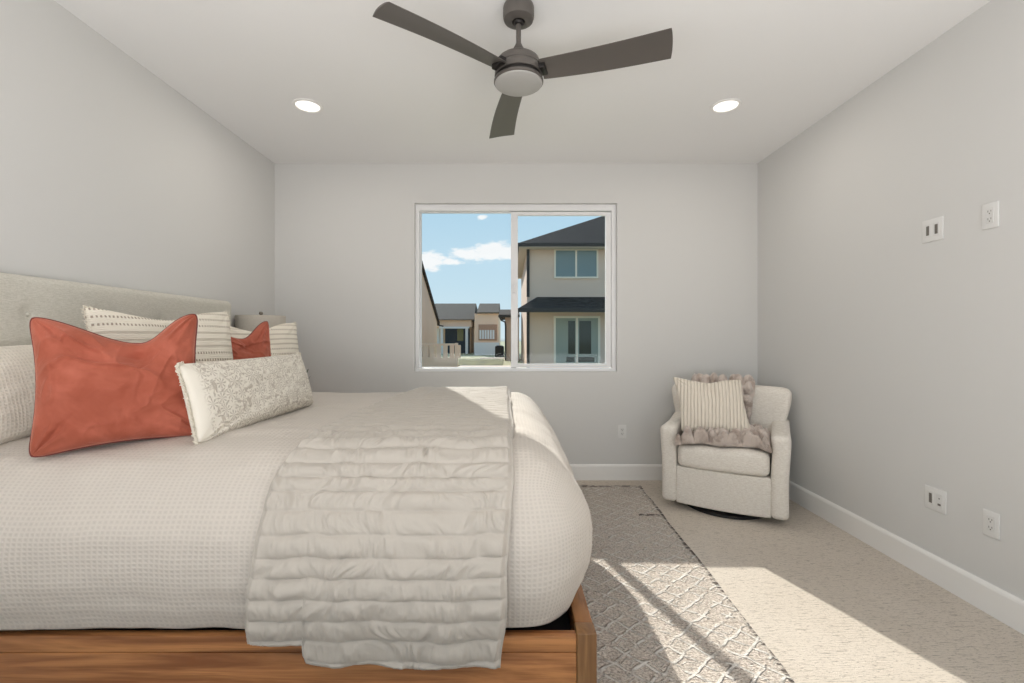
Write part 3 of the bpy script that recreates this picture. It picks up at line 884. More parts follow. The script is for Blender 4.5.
# ------------------------------------------------------------------ pillows
def pillow(name, BL, BR, lean, W, H, T, m, label, cat='pillow', group=None, seed=0, chop=0.0, ear=0.06, wr=0.006, n=70, flop=None, pw=0.42, cpos=0.0, rp=24, folds=0.0):
    """BL, BR: world points of the two bottom corners; lean: backward tilt in radians.
    local: x along the bottom, -y out of the front face, z up"""
    BL, BR = Vector(BL), Vector(BR)
    rx = (BR - BL).normalized()
    up0 = Vector((0, 0, 1)); up0 = (up0 - rx * up0.dot(rx)).normalized()
    back = up0.cross(rx).normalized()              # points away from the viewer of the face
    up = (up0 * math.cos(lean) + back * math.sin(lean)).normalized()
    bk = up.cross(rx).normalized()
    Mx = Matrix(((rx.x, bk.x, up.x), (rx.y, bk.y, up.y), (rx.z, bk.z, up.z))).to_4x4()
    mid = (BL + BR) / 2
    Mx.translation = mid
    c = np.sin(np.linspace(-PI / 2, PI / 2, n)) * 0.55 + np.linspace(-1, 1, n) * 0.45
    u, v = np.meshgrid(c, c)
    u0, v0 = u, v
    k_ = np.maximum(np.abs(u), np.abs(v)) / np.maximum((np.abs(u) ** rp + np.abs(v) ** rp) ** (1 / rp), 1e-9)
    # outline: sides pulled in between the corners
    x_ = W / 2 * u * (1 - ear * (1 - v ** 2) ** 1.0 * np.abs(u) ** 2)
    z_ = H / 2 * v * (1 - ear * (1 - u ** 2) ** 1.0 * np.abs(v) ** 2)
    x_ = x_ * k_; z_ = z_ * k_
    prof = (np.clip((1 - np.abs(u) ** 2.4), 0, 1) * np.clip((1 - np.abs(v) ** 2.4), 0, 1)) ** pw
    if chop:
        g = np.exp(-((u - cpos) / np.where(u < cpos, 0.75, 0.38)) ** 2) * sstep(-0.3, 1.0, v)
        z_ = z_ - chop * H * g
        prof = prof * (1 - 0.35 * np.exp(-((u - cpos) / 0.18) ** 2) * sstep(0.2, 1.0, v))
    # weight settles low
    prof = prof * (1 + 0.12 * (-v))
    es = np.clip(np.minimum(1 - np.abs(u), 1 - np.abs(v)) / 0.25, 0, 1)
    rad = fbm(u * 2.2 + seed, v * 2.2, seed, 3)
    # creases running out of the corners
    cre = 0
    for (a, b) in ((-1, 1), (1, 1), (-1, -1), (1, -1)):
        du, dv = u - a, v - b; an = np.arctan2(dv, du); rr = np.hypot(du, dv)
        cre = cre + np.sin(an * 14 + seed + a * 2) * np.exp(-(rr / 0.45) ** 2) * (rr > 0.02)
    yf = -T / 2 * prof - es * (wr * rad + wr * 0.9 * cre)
    if folds:
        rd = 1 - np.abs(fbm(u * 1.1 + v * 1.6 + seed, (u - v) * 0.7, seed, 2)) * 2.2
        rd2 = 1 - np.abs(fbm(u * 2.3 - v * 0.6 + seed, v * 0.9 + u * 0.5, seed + 5, 2)) * 2.2
        yf = yf - folds * es * (np.clip(rd, 0, 1) ** 3 + 0.6 * np.clip(rd2, 0, 1) ** 4)
    yb = T / 2 * prof + es * wr * rad
    if chop:
        dent = np.exp(-(np.abs(u - cpos) * 5) ** 2) * np.exp(-((v - 0.55) / 0.3) ** 2)
        yf = yf + 0.03 * dent
    sag = 0.0
    z0 = z_ + H / 2
    if flop: x_ , dy, z0 = flop(u, v, x_, z0)
    else: dy = 0
    A = np.stack([x_, yf + dy, z0], -1).reshape(-1, 3); B = np.stack([x_, yb + dy, z0], -1).reshape(-1, 3)
    Fp = grid_faces(n, n, 0, False)
    bidx = {}
    V = list(map(tuple, A)); 
    def isb(i): return i % n in (0, n - 1) or i // n in (0, n - 1)
    mp = {}
    for i in range(n * n):
        if isb(i): mp[i] = i
        else: mp[i] = len(V); V.append(tuple(B[i]))
    for q in grid_faces(n, n, 0, True): Fp.append(tuple(mp[i] for i in q))
    o = new_obj(name, V, Fp, m)
    o.matrix_world = Mx
    tag(o, label, cat, group)
    # seam loop in order
    seam = [i for i in range(n)] + [j * n + n - 1 for j in range(1, n)] + [(n - 1) * n + i for i in range(n - 2, -1, -1)] + [j * n for j in range(n - 2, 0, -1)]
    o_seam = [Vector(V[i]) for i in seam]
    return o, o_seam
def piping(o, seam, r, m, name='piping'):
    bm = bmesh.new(); tube(bm, seam[::2], r, 8, True); bm_obj(name, bm, m, o, True)
def fringe(o, seam, sel, m, L=0.018, dens=2, name='fringe', rad=0.0016):
    """short loose threads from the seam, pointing outwards"""
    bm = bmesh.new(); cen = sum(seam, Vector()) / len(seam); n = len(seam)
    for i, p in enumerate(seam):
        if not sel(p): continue
        q = seam[(i + 1) % n]
        for k_ in range(dens):
            a = p.lerp(q, k_ / dens); d = (a - cen); d.y = 0; d.normalize()
            d = (d + Vector((random.uniform(-.5, .5), random.uniform(-.5, .5), random.uniform(-.5, .5)))).normalized()
            e2 = a + d * L * random.uniform(0.6, 1.2)
            mid_ = a.lerp(e2, 0.5) + Vector((0, random.uniform(-.003, .003), -.002))
            tube(bm, [a, mid_, e2], rad, 4)
    return bm_obj(name, bm, m, o, True)

BT = 0.868    # top of the duvet
# waffle sham against the headboard
pillow('pillow', (-1.80, 1.46, BT - 0.03), (-1.80, 2.12, BT), 0.18, 0.66, 0.36, 0.20, M_sham,
       'cream waffle-weave pillow against the headboard, behind the large rust pillow, cut by the left edge', group='pillows on the bed', seed=5, ear=0.03)
# striped cushions
st1, sm1 = pillow('pillow', (-1.585, 1.75, BT), (-1.365, 2.29, BT), 0.16, 0.60, 0.50, 0.18, M_stripe,
       'cream pillow with dotted taupe stripes, between the large rust pillow and the smaller rust pillow', group='pillows on the bed', seed=2, chop=0.08)
fringe(st1, sm1, lambda p: p.x > 0.265, M_cream, 0.010, 1); fringe(st1, sm1, lambda p: p.x < -0.265, M_cream, 0.010, 1)
st2, sm2 = pillow('pillow', (-1.64, 2.56, BT), (-1.405, 3.12, BT), 0.16, 0.60, 0.47, 0.16, M_stripe,
       'cream striped pillow with edge tassels, farthest along the bed beside the lamp', group='pillows on the bed', seed=3, chop=0.12)
fringe(st2, sm2, lambda p: p.x > 0.265, M_cream, 0.014, 1)
# rust velvet
r1, s1 = pillow('pillow', (-1.525, 1.455, BT - 0.03), (-1.150, 1.700, BT - 0.01), 0.20, 0.475, 0.485, 0.17, M_velvet,
       'large rust velvet pillow with dark piping, standing nearest on the bed', group='pillows on the bed', seed=9, chop=0.20, ear=0.10, wr=0.012, n=130, cpos=0.25, rp=12, folds=0.013)
piping(r1, s1, 0.0036, M_piping)
r2, s2 = pillow('pillow', (-1.53, 2.17, BT), (-1.310, 2.585, BT), 0.18, 0.47, 0.475, 0.15, M_velvet,
       'smaller-looking rust velvet pillow farther along the bed, between the two striped pillows', group='pillows on the bed', seed=13, chop=0.20, ear=0.10, wr=0.012, n=110, cpos=0.3, rp=12, folds=0.012)
piping(r2, s2, 0.0036, M_piping)
lb, ls = pillow('pillow', (-1.085, 1.585, BT - 0.012), (-1.065, 2.46, BT - 0.005), 0.24, 0.88, 0.29, 0.15, M_embroid,
       'long low cream lumbar pillow embroidered with taupe sprigs and stars, with frayed ends', group='pillows on the bed', seed=21, ear=0.03, n=90)
fringe(lb, ls, lambda p: p.x > 0.40, M_cream, 0.013, 3); fringe(lb, ls, lambda p: p.x < -0.40, M_cream, 0.013, 3)

# ------------------------------------------------------------------ nightstand, lamp, plant
ns_ = empty('nightstand', (-1.79, 3.565, 0), 'walnut nightstand beyond the bed in the corner, nearly hidden by pillows', 'nightstand')
bm = bmesh.new(); box(bm, -0.22, 0.24, -0.24, 0.22, 0.16, 0.64, 0.006); bm_obj('cabinet_body', bm, M_wood, ns_, angle=40)
bm = bmesh.new(); box(bm, -0.225, 0.25, -0.245, 0.225, 0.64, 0.665, 0.004); bm_obj('top', bm, M_wood, ns_, angle=40)
for i in range(2):
    bm = bmesh.new(); box(bm, 0.24, 0.255, -0.225, 0.205, 0.18 + i * 0.23, 0.395 + i * 0.23, 0.003); d_ = bm_obj('drawer', bm, M_wood, ns_, angle=40)
    bm = bmesh.new(); lathe(bm, [(0, 0.02), (0.014, 0.016), (0.010, 0.0), (0, 0)], seg=20); bmesh.ops.rotate(bm, verts=bm.verts, cent=(0, 0, 0), matrix=Matrix.Rotation(PI / 2, 3, 'Y'))
    k_ = bm_obj('knob', bm, M_brass, d_, True); k_.location = (0.255, -0.01, 0.29 + i * 0.23)
for sx in (-0.19, 0.21):
    for sy in (-0.21, 0.19):
        bm = bmesh.new(); box(bm, sx - 0.018, sx + 0.018, sy - 0.018, sy + 0.018, 0.0005, 0.162, 0.003); bm_obj('leg', bm, M_wood, ns_)
LT = EYE + 0.168
lamp = empty('table_lamp', (-1.853, 3.40, 0.666), 'table lamp with grey drum shade standing past the headboard in the corner', 'lamp')
h = LT - 0.666
bm = bmesh.new(); lathe(bm, [(0.165, h - 0.012), (0.167, h - 0.010), (0.167, h - 0.26), (0.166, h - 0.262), (0.165, h - 0.26), (0.163, h - 0.012), (0.165, h - 0.012)], seg=64); bm_obj('lamp_shade', bm, M_shade, lamp, True, 50)
bm = bmesh.new(); lathe(bm, [(0, 0.0), (0.06, 0.0), (0.062, 0.012), (0.05, 0.02), (0.03, 0.03), (0.045, 0.08), (0.062, 0.15), (0.065, 0.22), (0.05, 0.30), (0.02, 0.345), (0.018, 0.36), (0, 0.36)], seg=48); bm_obj('lamp_base', bm, M_ceramic, lamp, True, 50)
bm = bmesh.new(); lathe(bm, [(0, 0.36), (0.012, 0.36), (0.012, h - 0.22), (0.003, h - 0.2), (0.003, h), (0, h)], seg=16)
for a in range(3):
    an = a * 2 * PI / 3; tube(bm, [(0, 0, h - 0.016), (0.164 * math.cos(an), 0.164 * math.sin(an), h - 0.016)], 0.002, 6)
bm_obj('harp', bm, M_brass, lamp, True)
bm = bmesh.new(); lathe(bm, [(0, h + 0.022), (0.010, h + 0.020), (0.015, h + 0.010), (0.012, h + 0.001), (0.005, h - 0.006), (0, h - 0.006)], seg=24); bm_obj('finial', bm, M_brass, lamp, True)
plant = empty('potted_plant', (-1.62, 3.50, 0.666), 'small potted plant on the nightstand, one dark leaf tip showing past the lumbar pillow', 'plant')
bm = bmesh.new(); lathe(bm, [(0, 0.0), (0.035, 0.0), (0.045, 0.04), (0.048, 0.09), (0.043, 0.09), (0.041, 0.075), (0, 0.075)], seg=32); bm_obj('pot', bm, M_pot, plant, True, 50)
bm = bmesh.new()
for i in range(9):
    an = i * 2.4 + 0.15; ln = 0.22 + 0.02 * (i % 4); sp = 0.05 + 0.012 * (i % 5)
    if i == 0: ln, sp = 0.285, 0.075
    L_, R_ = [], []
    for s_ in range(9):
        tt = s_ / 8; r_ = sp * tt ** 1.3; z_ = 0.07 + ln * tt * (1 - 0.12 * tt); wd = 0.010 * math.sin(PI * min(1, tt * 0.93 + 0.07)) + 0.0008
        c_ = Vector((r_ * math.cos(an), r_ * math.sin(an), z_)); pd = Vector((-math.sin(an), math.cos(an), 0))
        L_.append(bm.verts.new(c_ + pd * wd)); R_.append(bm.verts.new(c_ - pd * wd))
    for s_ in range(8): bm.faces.new((L_[s_], R_[s_], R_[s_ + 1], L_[s_ + 1]))
lf = bm_obj('leaves', bm, M_leaf, plant, True); md = lf.modifiers.new('thick', 'SOLIDIFY'); md.thickness = 0.0015

# ------------------------------------------------------------------ swivel armchair
CH_A = math.radians(-30.5)
CHX, CHY = 1.440, 3.090
ch = empty('swivel_armchair', (CHX, CHY, 0), 'cream upholstered swivel armchair in the far right corner', 'armchair', CH_A)
HWD = 0.394; AW = 0.104
def body_def(P):
    P = P.copy(); f = sstep(0.1, -0.2, P[:, 1])
    P[:, 1] -= 0.012 * (1 - (P[:, 0] / 0.30) ** 2) * f
    P[:, 2] -= 0.012 * (1 - (P[:, 0] / 0.37) ** 2) * (P[:, 2] < 0)
    return P
rbox('front_panel', (2 * (HWD - AW) + 0.01, 0.60, 0.255), 0.012, M_boucle, ch, (20, 10, 6), body_def, (0, 0.312, 0.185))
def arm_def(sgn):
    def f(P):
        P = P.copy(); zt = (P[:, 2] + 0.265) / 0.53; yb_ = (P[:, 1] + 0.31) / 0.62
        P[:, 2] += 0.035 * sstep(0.45, 1.0, yb_) * sstep(0.3, 1, zt)
        P[:, 0] += sgn * 0.014 * sstep(0.4, 1.0, zt)
        P[:, 0] += -sgn * 0.012 * sstep(0.75, 1.0, zt) * (P[:, 0] * sgn < 0)          # arm top rolls in slightly
        P[:, 2] += 0.010 * (1 - zt) * (P[:, 0] * sgn > 0) * 0
        return P
    return f
for s_ in (-1, 1):
    rbox('armrest', (AW, 0.62, 0.545), 0.036, M_boucle, ch, (6, 24, 20), arm_def(s_), (s_ * (HWD - AW / 2), 0.31, 0.3225))
def back_def(P):
    P = P.copy(); zt = (P[:, 2] + 0.285) / 0.57; x0 = P[:, 0].copy()
    P[:, 0] *= 0.90 + 0.22 * sstep(0.1, 1.0, zt)
    u = np.abs(x0) / 0.38
    P[:, 1] += 0.0 + 0.045 * zt - 0.09 * u ** 3.0 * (1 - 0.5 * zt)
    P[:, 2] += -0.012 * u ** 6 * sstep(0.6, 1, zt)
    return P
rbox('backrest', (0.76, 0.115, 0.57), 0.050, M_boucle, ch, (36, 5, 26), back_def, (0, 0.555, 0.575))
def cush_def(P):
    P = P.copy(); u = P[:, 0] / 0.285; v = P[:, 1] / 0.27
    P[:, 2] += 0.020 * (1 - u ** 2) * (1 - np.clip(v, -1, 1) ** 2) * (P[:, 2] > 0) + 0.004 * fbm(P[:, 0] * 7, P[:, 1] * 7)
    P[:, 1] -= 0.012 * (1 - u ** 2) * (P[:, 1] < 0)
    return P
rbox('seat_cushion', (2 * (HWD - AW) - 0.008, 0.51, 0.155), 0.042, M_boucle, ch, (24, 24, 6), cush_def, (0, 0.245, 0.392))
bm = bmesh.new(); lathe(bm, [(0, 0.06), (0.06, 0.06), (0.07, 0.03), (0.275, 0.028), (0.29, 0.020), (0.29, 0.001), (0, 0.001)], (0, 0.305, 0), 64); bm_obj('swivel_base', bm, M_black, ch, True, 40)

# faux fur throw: over the seat and up the back
CHM = Matrix.Translation((CHX, CHY, 0)) @ Matrix.Rotation(CH_A, 4, 'Z')
nu_, nv_ = 210, 320
Vv, Uu = np.meshgrid(np.linspace(0, 1, nv_), np.linspace(0, 1, nu_), indexing='ij')
Ls, Lb, Lt = 0.445, 0.40, 0.07
d_ = Vv * (Ls + Lb + Lt)
yl = np.where(d_ < Ls, -0.015 + d_, np.where(d_ < Ls + Lb, 0.020 + Ls + (d_ - Ls) * 0.16, 0.020 + Ls + Lb * 0.16 + (d_ - Ls - Lb)))
zl = np.where(d_ < Ls, 0.490 + 0.010 * np.sin(d_ / Ls * PI), np.where(d_ < Ls + Lb, 0.490 + (d_ - Ls) * 0.955, 0.490 + Lb * 0.965 + 0.006))
kk = sstep(Ls - 0.10, Ls + 0.08, d_)
xl_ = -0.285 * (1 - kk) + -0.275 * kk + 0.015 * vnoise(d_ * 12, d_ * 0)
xr_ = 0.283 * (1 - kk) + 0.165 * kk + 0.020 * vnoise(d_ * 14, d_ * 0 + 5)
xx = xl_ + (xr_ - xl_) * Uu
front = 1 - sstep(0, 0.16, d_)
yl = yl + (0.035 * vnoise(xx * 9, xx * 0 + 3) + 0.07 * sstep(-0.1, 0.15, xx) * sstep(0.29, 0.2, xx)) * front
zl = zl - 0.02 * sstep(0.2, 0.29, -xx) * front
wob_x = xx + 0.012 * vnoise(xx * 18, d_ * 18); wob_d = d_ + 0.012 * vnoise(xx * 18 + 7, d_ * 18)
wl = worley(wob_x / 0.062, wob_d / 0.056, 3)
lump = np.sqrt(np.clip(1 - (wl / 0.60) ** 2, 0, 1)) * 0.072 + 0.010 * fbm(xx * 12, d_ * 12) + 0.004 * fbm(xx * 70, d_ * 70)
ed_ = np.clip(np.minimum(np.minimum(Uu, 1 - Uu) * 16, np.minimum(Vv * 40, (1 - Vv) * 14)), 0, 1) ** 0.5
lump = (np.clip(lump, 0, 1) * np.where(d_ < Ls, 1.2, 0.85) + 0.014) * ed_
a_ = sstep(Ls - 0.05, Ls + 0.06, d_) * (1 - sstep(Ls + Lb - 0.03, Ls + Lb + 0.03, d_))
ny_l = -a_ * 0.97; nz_l = 1 - a_ * 0.78
T = np.stack([xx, yl + ny_l * lump - 0.55 * lump * (1 - sstep(0.0, 0.10, d_)), zl + nz_l * lump], -1).reshape(-1, 3)
Bt = np.stack([xx, yl + 0.012 * (1 - sstep(0.0, 0.10, d_)), zl - 0.002], -1).reshape(-1, 3)
N = nu_ * nv_; Ff = grid_faces(nu_, nv_, 0) + grid_faces(nu_, nv_, N, True)
def sk2(idx, flip=False):
    for a, b in zip(idx, idx[1:]):
        q = (a, b, N + b, N + a); Ff.append(q[::-1] if flip else q)
sk2([i for i in range(nu_)], True); sk2([(nv_ - 1) * nu_ + i for i in range(nu_)]); sk2([j * nu_ for j in range(nv_)]); sk2([j * nu_ + nu_ - 1 for j in range(nv_)], True)
throw = new_obj('fur_throw', np.vstack([T, Bt]), Ff, M_fur)
throw.matrix_world = CHM
tag(throw, 'bumpy taupe faux fur throw crumpled over the armchair seat and back', 'throw')

def shear(u, v, x_, z0): return x_ - 0.16 * z0 - 0.01, 0, z0
cp, cs = pillow('pillow', (1.262, 3.29, 0.545), (1.70, 3.145, 0.530), 0.42, 0.475, 0.425, 0.13, M_rib,
        'ribbed cream square pillow leaning on the armchair', seed=31, ear=0.08, n=80, chop=0.06, flop=shear)

# ------------------------------------------------------------------ outside
def b_ground(t):
    co = objco(t); n = t.noise(co, 0.35, 3); n2 = t.noise(co, 9, 3)
    c = t.mix(t.smooth(n2, 0.35, 0.65), rgb(150, 152, 112), rgb(184, 176, 142))
    return {'color': c}
M_grass = mat('lawn', rgb(130, 132, 95), 0.95, build=b_ground)
M_conc = mat('concrete', rgb(205, 190, 175), 0.9, build=lambda t: {'color': t.mix(t.noise(objco(t), 4, 4), rgb(196, 180, 166), rgb(214, 202, 190))})
def b_stucco(c):
    def f(t):
        n = t.noise(objco(t), 60, 3); b = t.noise(objco(t), 1.2, 2)
        return {'color': t.mix(t.m('MULTIPLY', t.smooth(b, 0.3, 0.7), 0.25), c, tuple(v_ * 0.88 for v_ in c[:3]) + (1,)), 'normal': t.bump(n, 0.3, 0.01)}
    return f
M_stucco = mat('stucco_taupe', rgb(196, 183, 170), 0.9, build=b_stucco(rgb(236, 208, 188)))
M_stucco2 = mat('stucco_peach', rgb(214, 192, 172), 0.9, build=b_stucco(rgb(240, 212, 188)))
def b_shingle(c1, c2):
    def f(t):
        co = objco(t); n = t.noise(t.mapping(co, (5, 12, 12)), 1.0, 3, 0.7); n2 = t.noise(co, 2, 2)
        return {'color': t.mix(t.smooth(n, 0.35, 0.65), c1, c2)}
    return f
M_roof = mat('dark_shingles', rgb(62, 60, 60), 0.95, build=b_shingle(rgb(50, 44, 40), rgb(84, 76, 70)), spec=0.1)
M_roof2 = mat('grey_shingles', rgb(100, 96, 92), 0.95, build=b_shingle(rgb(88, 79, 70), rgb(114, 103, 92)), spec=0.1)
M_fascia = mat('dark_fascia', rgb(58, 52, 48), 0.6)
M_soffit = mat('pale_soffit', rgb(214, 202, 188), 0.8)
M_pane = mat('house_window_glass', rgb(126, 144, 146), 0.08, 0.0)
M_pane_d = mat('dark_room_glass', rgb(70, 74, 66), 0.08)
M_blue = mat('navy_siding', rgb(56, 70, 88), 0.7)
M_brick = mat('tan_siding', rgb(176, 142, 120), 0.8)
M_fence = mat('vinyl_fence', rgb(246, 206, 178), 0.6)
M_white = mat('white_paint', rgb(225, 228, 230), 0.6)
M_curtain = mat('pale_interior', rgb(168, 172, 160), 0.8)

GZ = 0.0
g = structure('ground', [(-70, 70, YB + TH + 0.01, 140, -0.4, -0.12)], M_grass)

# right neighbour: two storeys
D = 19.0
X0 = 18.0 / 455 * D            # left corner of the wall
nh = empty('neighbor_house', (X0 + 5, D + 4, -0.12), 'two-storey taupe stucco house with dark hip roof outside the window on the right', 'house')
def hpart(par, name, bm, m, **k):
    o = bm_obj(name, bm, m, None, **k); o.parent = par; o.matrix_parent_inverse = Matrix.Translation(par.location).inverted(); return o
def zpx(ypx, d): return EYE + (337 - ypx) / 455 * d
def xpx(xp, d): return (xp - 509) / 455 * d
EZ = zpx(243, D - 0.5)         # upper eave
bm = bmesh.new(); box(bm, X0, X0 + 11, D, D + 9, -0.12, EZ - 0.10); hpart(nh, 'wall', bm, M_stucco)
# hip roof with 0.5 m overhang
ov = 0.5; x0, x1, y0, y1 = X0 - ov + 0.12, X0 + 11 + ov, D - ov, D + 9 + ov
hipw = (y1 - y0) / 2; rz = EZ + 0.52 * hipw
bm = bmesh.new()
c = [bm.verts.new(p) for p in ((x0, y0, EZ), (x1, y0, EZ), (x1, y1, EZ), (x0, y1, EZ), (x0 + hipw, y0 + hipw, rz), (x1 - hipw, y0 + hipw, rz))]
for f in ((0, 1, 5, 4), (1, 2, 5), (2, 3, 4, 5), (3, 0, 4), (3, 2, 1, 0)): bm.faces.new([c[i] for i in f])
hpart(nh, 'roof', bm, M_roof)
bm = bmesh.new(); box(bm, x0 - 0.02, x1 + 0.02, y0 - 0.04, y1 + 0.04, EZ - 0.14, EZ - 0.001); fa = hpart(nh, 'fascia', bm, M_fascia)
bm = bmesh.new(); box(bm, x0 + 0.04, x1 - 0.04, y0 + 0.02, y1 - 0.04, EZ - 0.18, EZ - 0.13); hpart(nh, 'soffit', bm, M_soffit)
# skirt roof between the storeys
ZL = zpx(309, D - 0.9); ZU = zpx(297, D)
bm = bmesh.new()
prism(bm, [(D - 0.92, ZL), (D - 0.92, ZL + 0.03), (D + 0.0, ZU), (D + 0.0, ZL)], X0 - 0.38 + 0.92 * 0, X0 + 11.2, 'x')
for v in bm.verts:
    if v.co.x < X0 and v.co.z > ZL + 0.2: v.co.x = X0 + 0.42
hpart(nh, 'lower_roof', bm, M_roof)
bm = bmesh.new(); box(bm, X0 - 0.42, X0 + 11.2, D - 0.97, D - 0.92, ZL - 0.13, ZL + 0.03); hpart(nh, 'lower_fascia', bm, M_fascia)
bm = bmesh.new(); box(bm, X0 - 0.36, X0 + 11.2, D - 0.92, D, ZL - 0.06, ZL - 0.01); hpart(nh, 'lower_soffit', bm, M_soffit)
# downspouts
bm = bmesh.new(); box(bm, X0 - 0.02, X0 + 0.10, D - 0.10, D - 0.005, ZU, EZ - 0.15); hpart(nh, 'downspout', bm, M_fascia)
bm = bmesh.new(); box(bm, X0 - 0.02, X0 + 0.10, D - 0.10, D - 0.005, -0.12, ZL - 0.08); hpart(nh, 'downspout', bm, M_fascia)
M_hwf = mat('house_window_frame', rgb(252, 238, 220), 0.5)
# upper window
def hwin(par, name, xa, xb, ya, yb, d, fw=0.07, pane=M_pane, door=False):
    XA, XB, ZA, ZB = xpx(xa, d), xpx(xb, d), zpx(yb, d), zpx(ya, d)
    bm = bmesh.new()
    ring_wall(bm, XA, XB, ZA, ZB, XA + fw, XB - fw, ZA + fw, ZB - fw, d - 0.06, d - 0.002)
    xm = (XA + XB) / 2; box(bm, xm - fw * 0.55, xm + fw * 0.55, d - 0.05, d - 0.004, ZA + fw, ZB - fw)
    f = hpart(par, name, bm, M_hwf)
    bm = bmesh.new(); box(bm, XA + fw, XB - fw, d - 0.03, d - 0.008, ZA + fw, ZB - fw); p = bm_obj('pane', bm, pane); p.parent = f
    return f
hwin(nh, 'window', 554, 598, 249, 278.5, D)
pd_ = hwin(nh, 'patio_door', 553.5, 600, 316, 365, D, 0.09, M_curtain)
bm = bmesh.new()
for a, b in ((568, 575), (579, 591)):
    box(bm, xpx(a, D), xpx(b, D), D - 0.034, D - 0.03, zpx(354, D), zpx(321, D))
box(bm, xpx(566, D), xpx(574, D), D - 0.036, D - 0.03, zpx(362, D), zpx(357, D)); box(bm, xpx(578, D), xpx(594, D), D - 0.036, D - 0.03, zpx(362, D), zpx(357, D))
dk = bm_obj('dark_interior', bm, M_pane_d); dk.parent = pd_

# left neighbour: gable wall facing right
GX = -4.5
gh = empty('gable_house', (GX - 3, 24, -0.12), 'peach stucco gable wall of the house outside the window at far left', 'house')
zA, dA = zpx(265, 4.5 / (89 / 455)), 4.5 / (89 / 455)
zB, dB = zpx(322, 4.5 / (72 / 455)), 4.5 / (72 / 455)
slope = (zA - zB) / (dB - dA)
dR = dA - 4.5; zR = zA + slope * 4.5
bm = bmesh.new(); prism(bm, [(dB, -0.12), (dB, zB), (dR, zR), (2 * dR - dB, zB), (2 * dR - dB, -0.12)], GX - 7, GX, 'x'); hpart(gh, 'wall', bm, M_stucco2)
bm = bmesh.new()
prism(bm, [(dB + 0.35, zB - 0.35 * slope), (dR, zR), (dR, zR + 0.2), (dB + 0.35, zB - 0.35 * slope + 0.2)], GX - 7.2, GX + 0.12, 'x')
prism(bm, [(2 * dR - dB - 0.35, zB - 0.35 * slope), (dR, zR), (dR, zR + 0.2), (2 * dR - dB - 0.35, zB - 0.35 * slope + 0.2)], GX - 7.2, GX + 0.12, 'x')
hpart(gh, 'roof', bm, M_roof)

# fence in front of it
d = 13.0
fn = empty('vinyl_fence', (xpx(440, d), d, -0.12), 'low pale picket fence outside the window, in front of the peach gable wall', 'fence')
xa, xb = xpx(395, d), xpx(457.5, d)
bm = bmesh.new(); box(bm, xa, xb, d - 0.02, d + 0.02, -0.12, zpx(358.5, d)); hpart(fn, 'lower_panel', bm, M_fence)
bm = bmesh.new(); box(bm, xa, xb, d - 0.03, d + 0.03, zpx(345.5, d), zpx(343.5, d)); box(bm, xa, xb, d - 0.03, d + 0.03, zpx(359, d), zpx(357.5, d)); hpart(fn, 'rail', bm, M_fence)
px_ = 397
while px_ < 457:
    bm = bmesh.new(); box(bm, xpx(px_, d), xpx(px_ + (4.4), d), d - 0.015, d + 0.015, zpx(358, d), zpx(345, d)); hpart(fn, 'picket', bm, M_fence); px_ += 6.6
bm = bmesh.new(); box(bm, xpx(455, d), xpx(458, d), d - 0.05, d + 0.05, -0.12, zpx(343, d)); hpart(fn, 'post', bm, M_fence)

# middle house: roof, covered porch, shuttered wing
d = 36.0
mh = empty('porch_house', (xpx(455, d), d + 4, -0.12), 'low grey-roofed house with a covered porch and white posts in the distance', 'house')
bm = bmesh.new(); prism(bm, [(d, zpx(320, d)), (d, zpx(320, d) + 0.05), (d + 5, zpx(303.5, d + 5)), (d + 10, zpx(320, d))], xpx(425, d), xpx(474, d), 'x')
for v in bm.verts:
    if v.co.x > xpx(470, d) and v.co.z > 3.5: v.co.x = xpx(476, d + 5)
hpart(mh, 'roof', bm, M_roof2)
bm = bmesh.new(); box(bm, xpx(425, d), xpx(471, d), d + 0.3, d + 9, zpx(327, d), zpx(320, d)); box(bm, xpx(425, d + 2.4), xpx(471, d + 2.4), d + 2.4, d + 9, -0.12, zpx(326, d)); hpart(mh, 'wall', bm, M_stucco2)
bm = bmesh.new(); box(bm, xpx(441, d), xpx(467, d), d + 2.3, d + 2.38, -0.12, zpx(327, d)); hpart(mh, 'porch_wall', bm, M_blue)
bm = bmesh.new(); box(bm, xpx(433.5, d + .9), xpx(439.5, d + .9), d + 0.9, d + 1.1, zpx(345, d), zpx(328, d)); hpart(mh, 'door', bm, M_white)
bm = bmesh.new(); box(bm, xpx(454, d), xpx(460.5, d), d + 2.2, d + 2.29, zpx(341, d), zpx(328.5, d)); hpart(mh, 'window', bm, mat('porch_window_glass', rgb(120, 132, 96), 0.2))
for a in (440.2, 465.2):
    bm = bmesh.new(); box(bm, xpx(a, d), xpx(a + 2.6, d), d + 0.1, d + 0.3, -0.12, zpx(328, d)); hpart(mh, 'porch_post', bm, M_white)
bm = bmesh.new(); box(bm, xpx(439, d), xpx(469, d), d + 0.05, d + 0.35, zpx(328.5, d), zpx(326.6, d)); hpart(mh, 'porch_beam', bm, M_white)
# satellite dish on the roof edge
bm = bmesh.new(); lathe(bm, [(0.38, 0.10), (0.25, 0.03), (0.0, 0.0), (0.25, 0.015), (0.38, 0.085)], seg=24)
bmesh.ops.rotate(bm, verts=bm.verts, cent=(0, 0, 0), matrix=Matrix.Rotation(-1.1, 3, 'Y'))
sd = empty('satellite_dish', (xpx(434.5, d), d - 0.3, zpx(322, d)), 'small dark satellite dish on the corner of the grey-roofed house', 'satellite dish')
bm_obj('reflector', bm, M_fascia, sd, True)
bm = bmesh.new(); tube(bm, [(0.05, 0, -0.05), (0.3, 0, -0.25), (0.75, 0, -0.35)], 0.05, 8); bm_obj('arm', bm, M_fascia, sd, True)

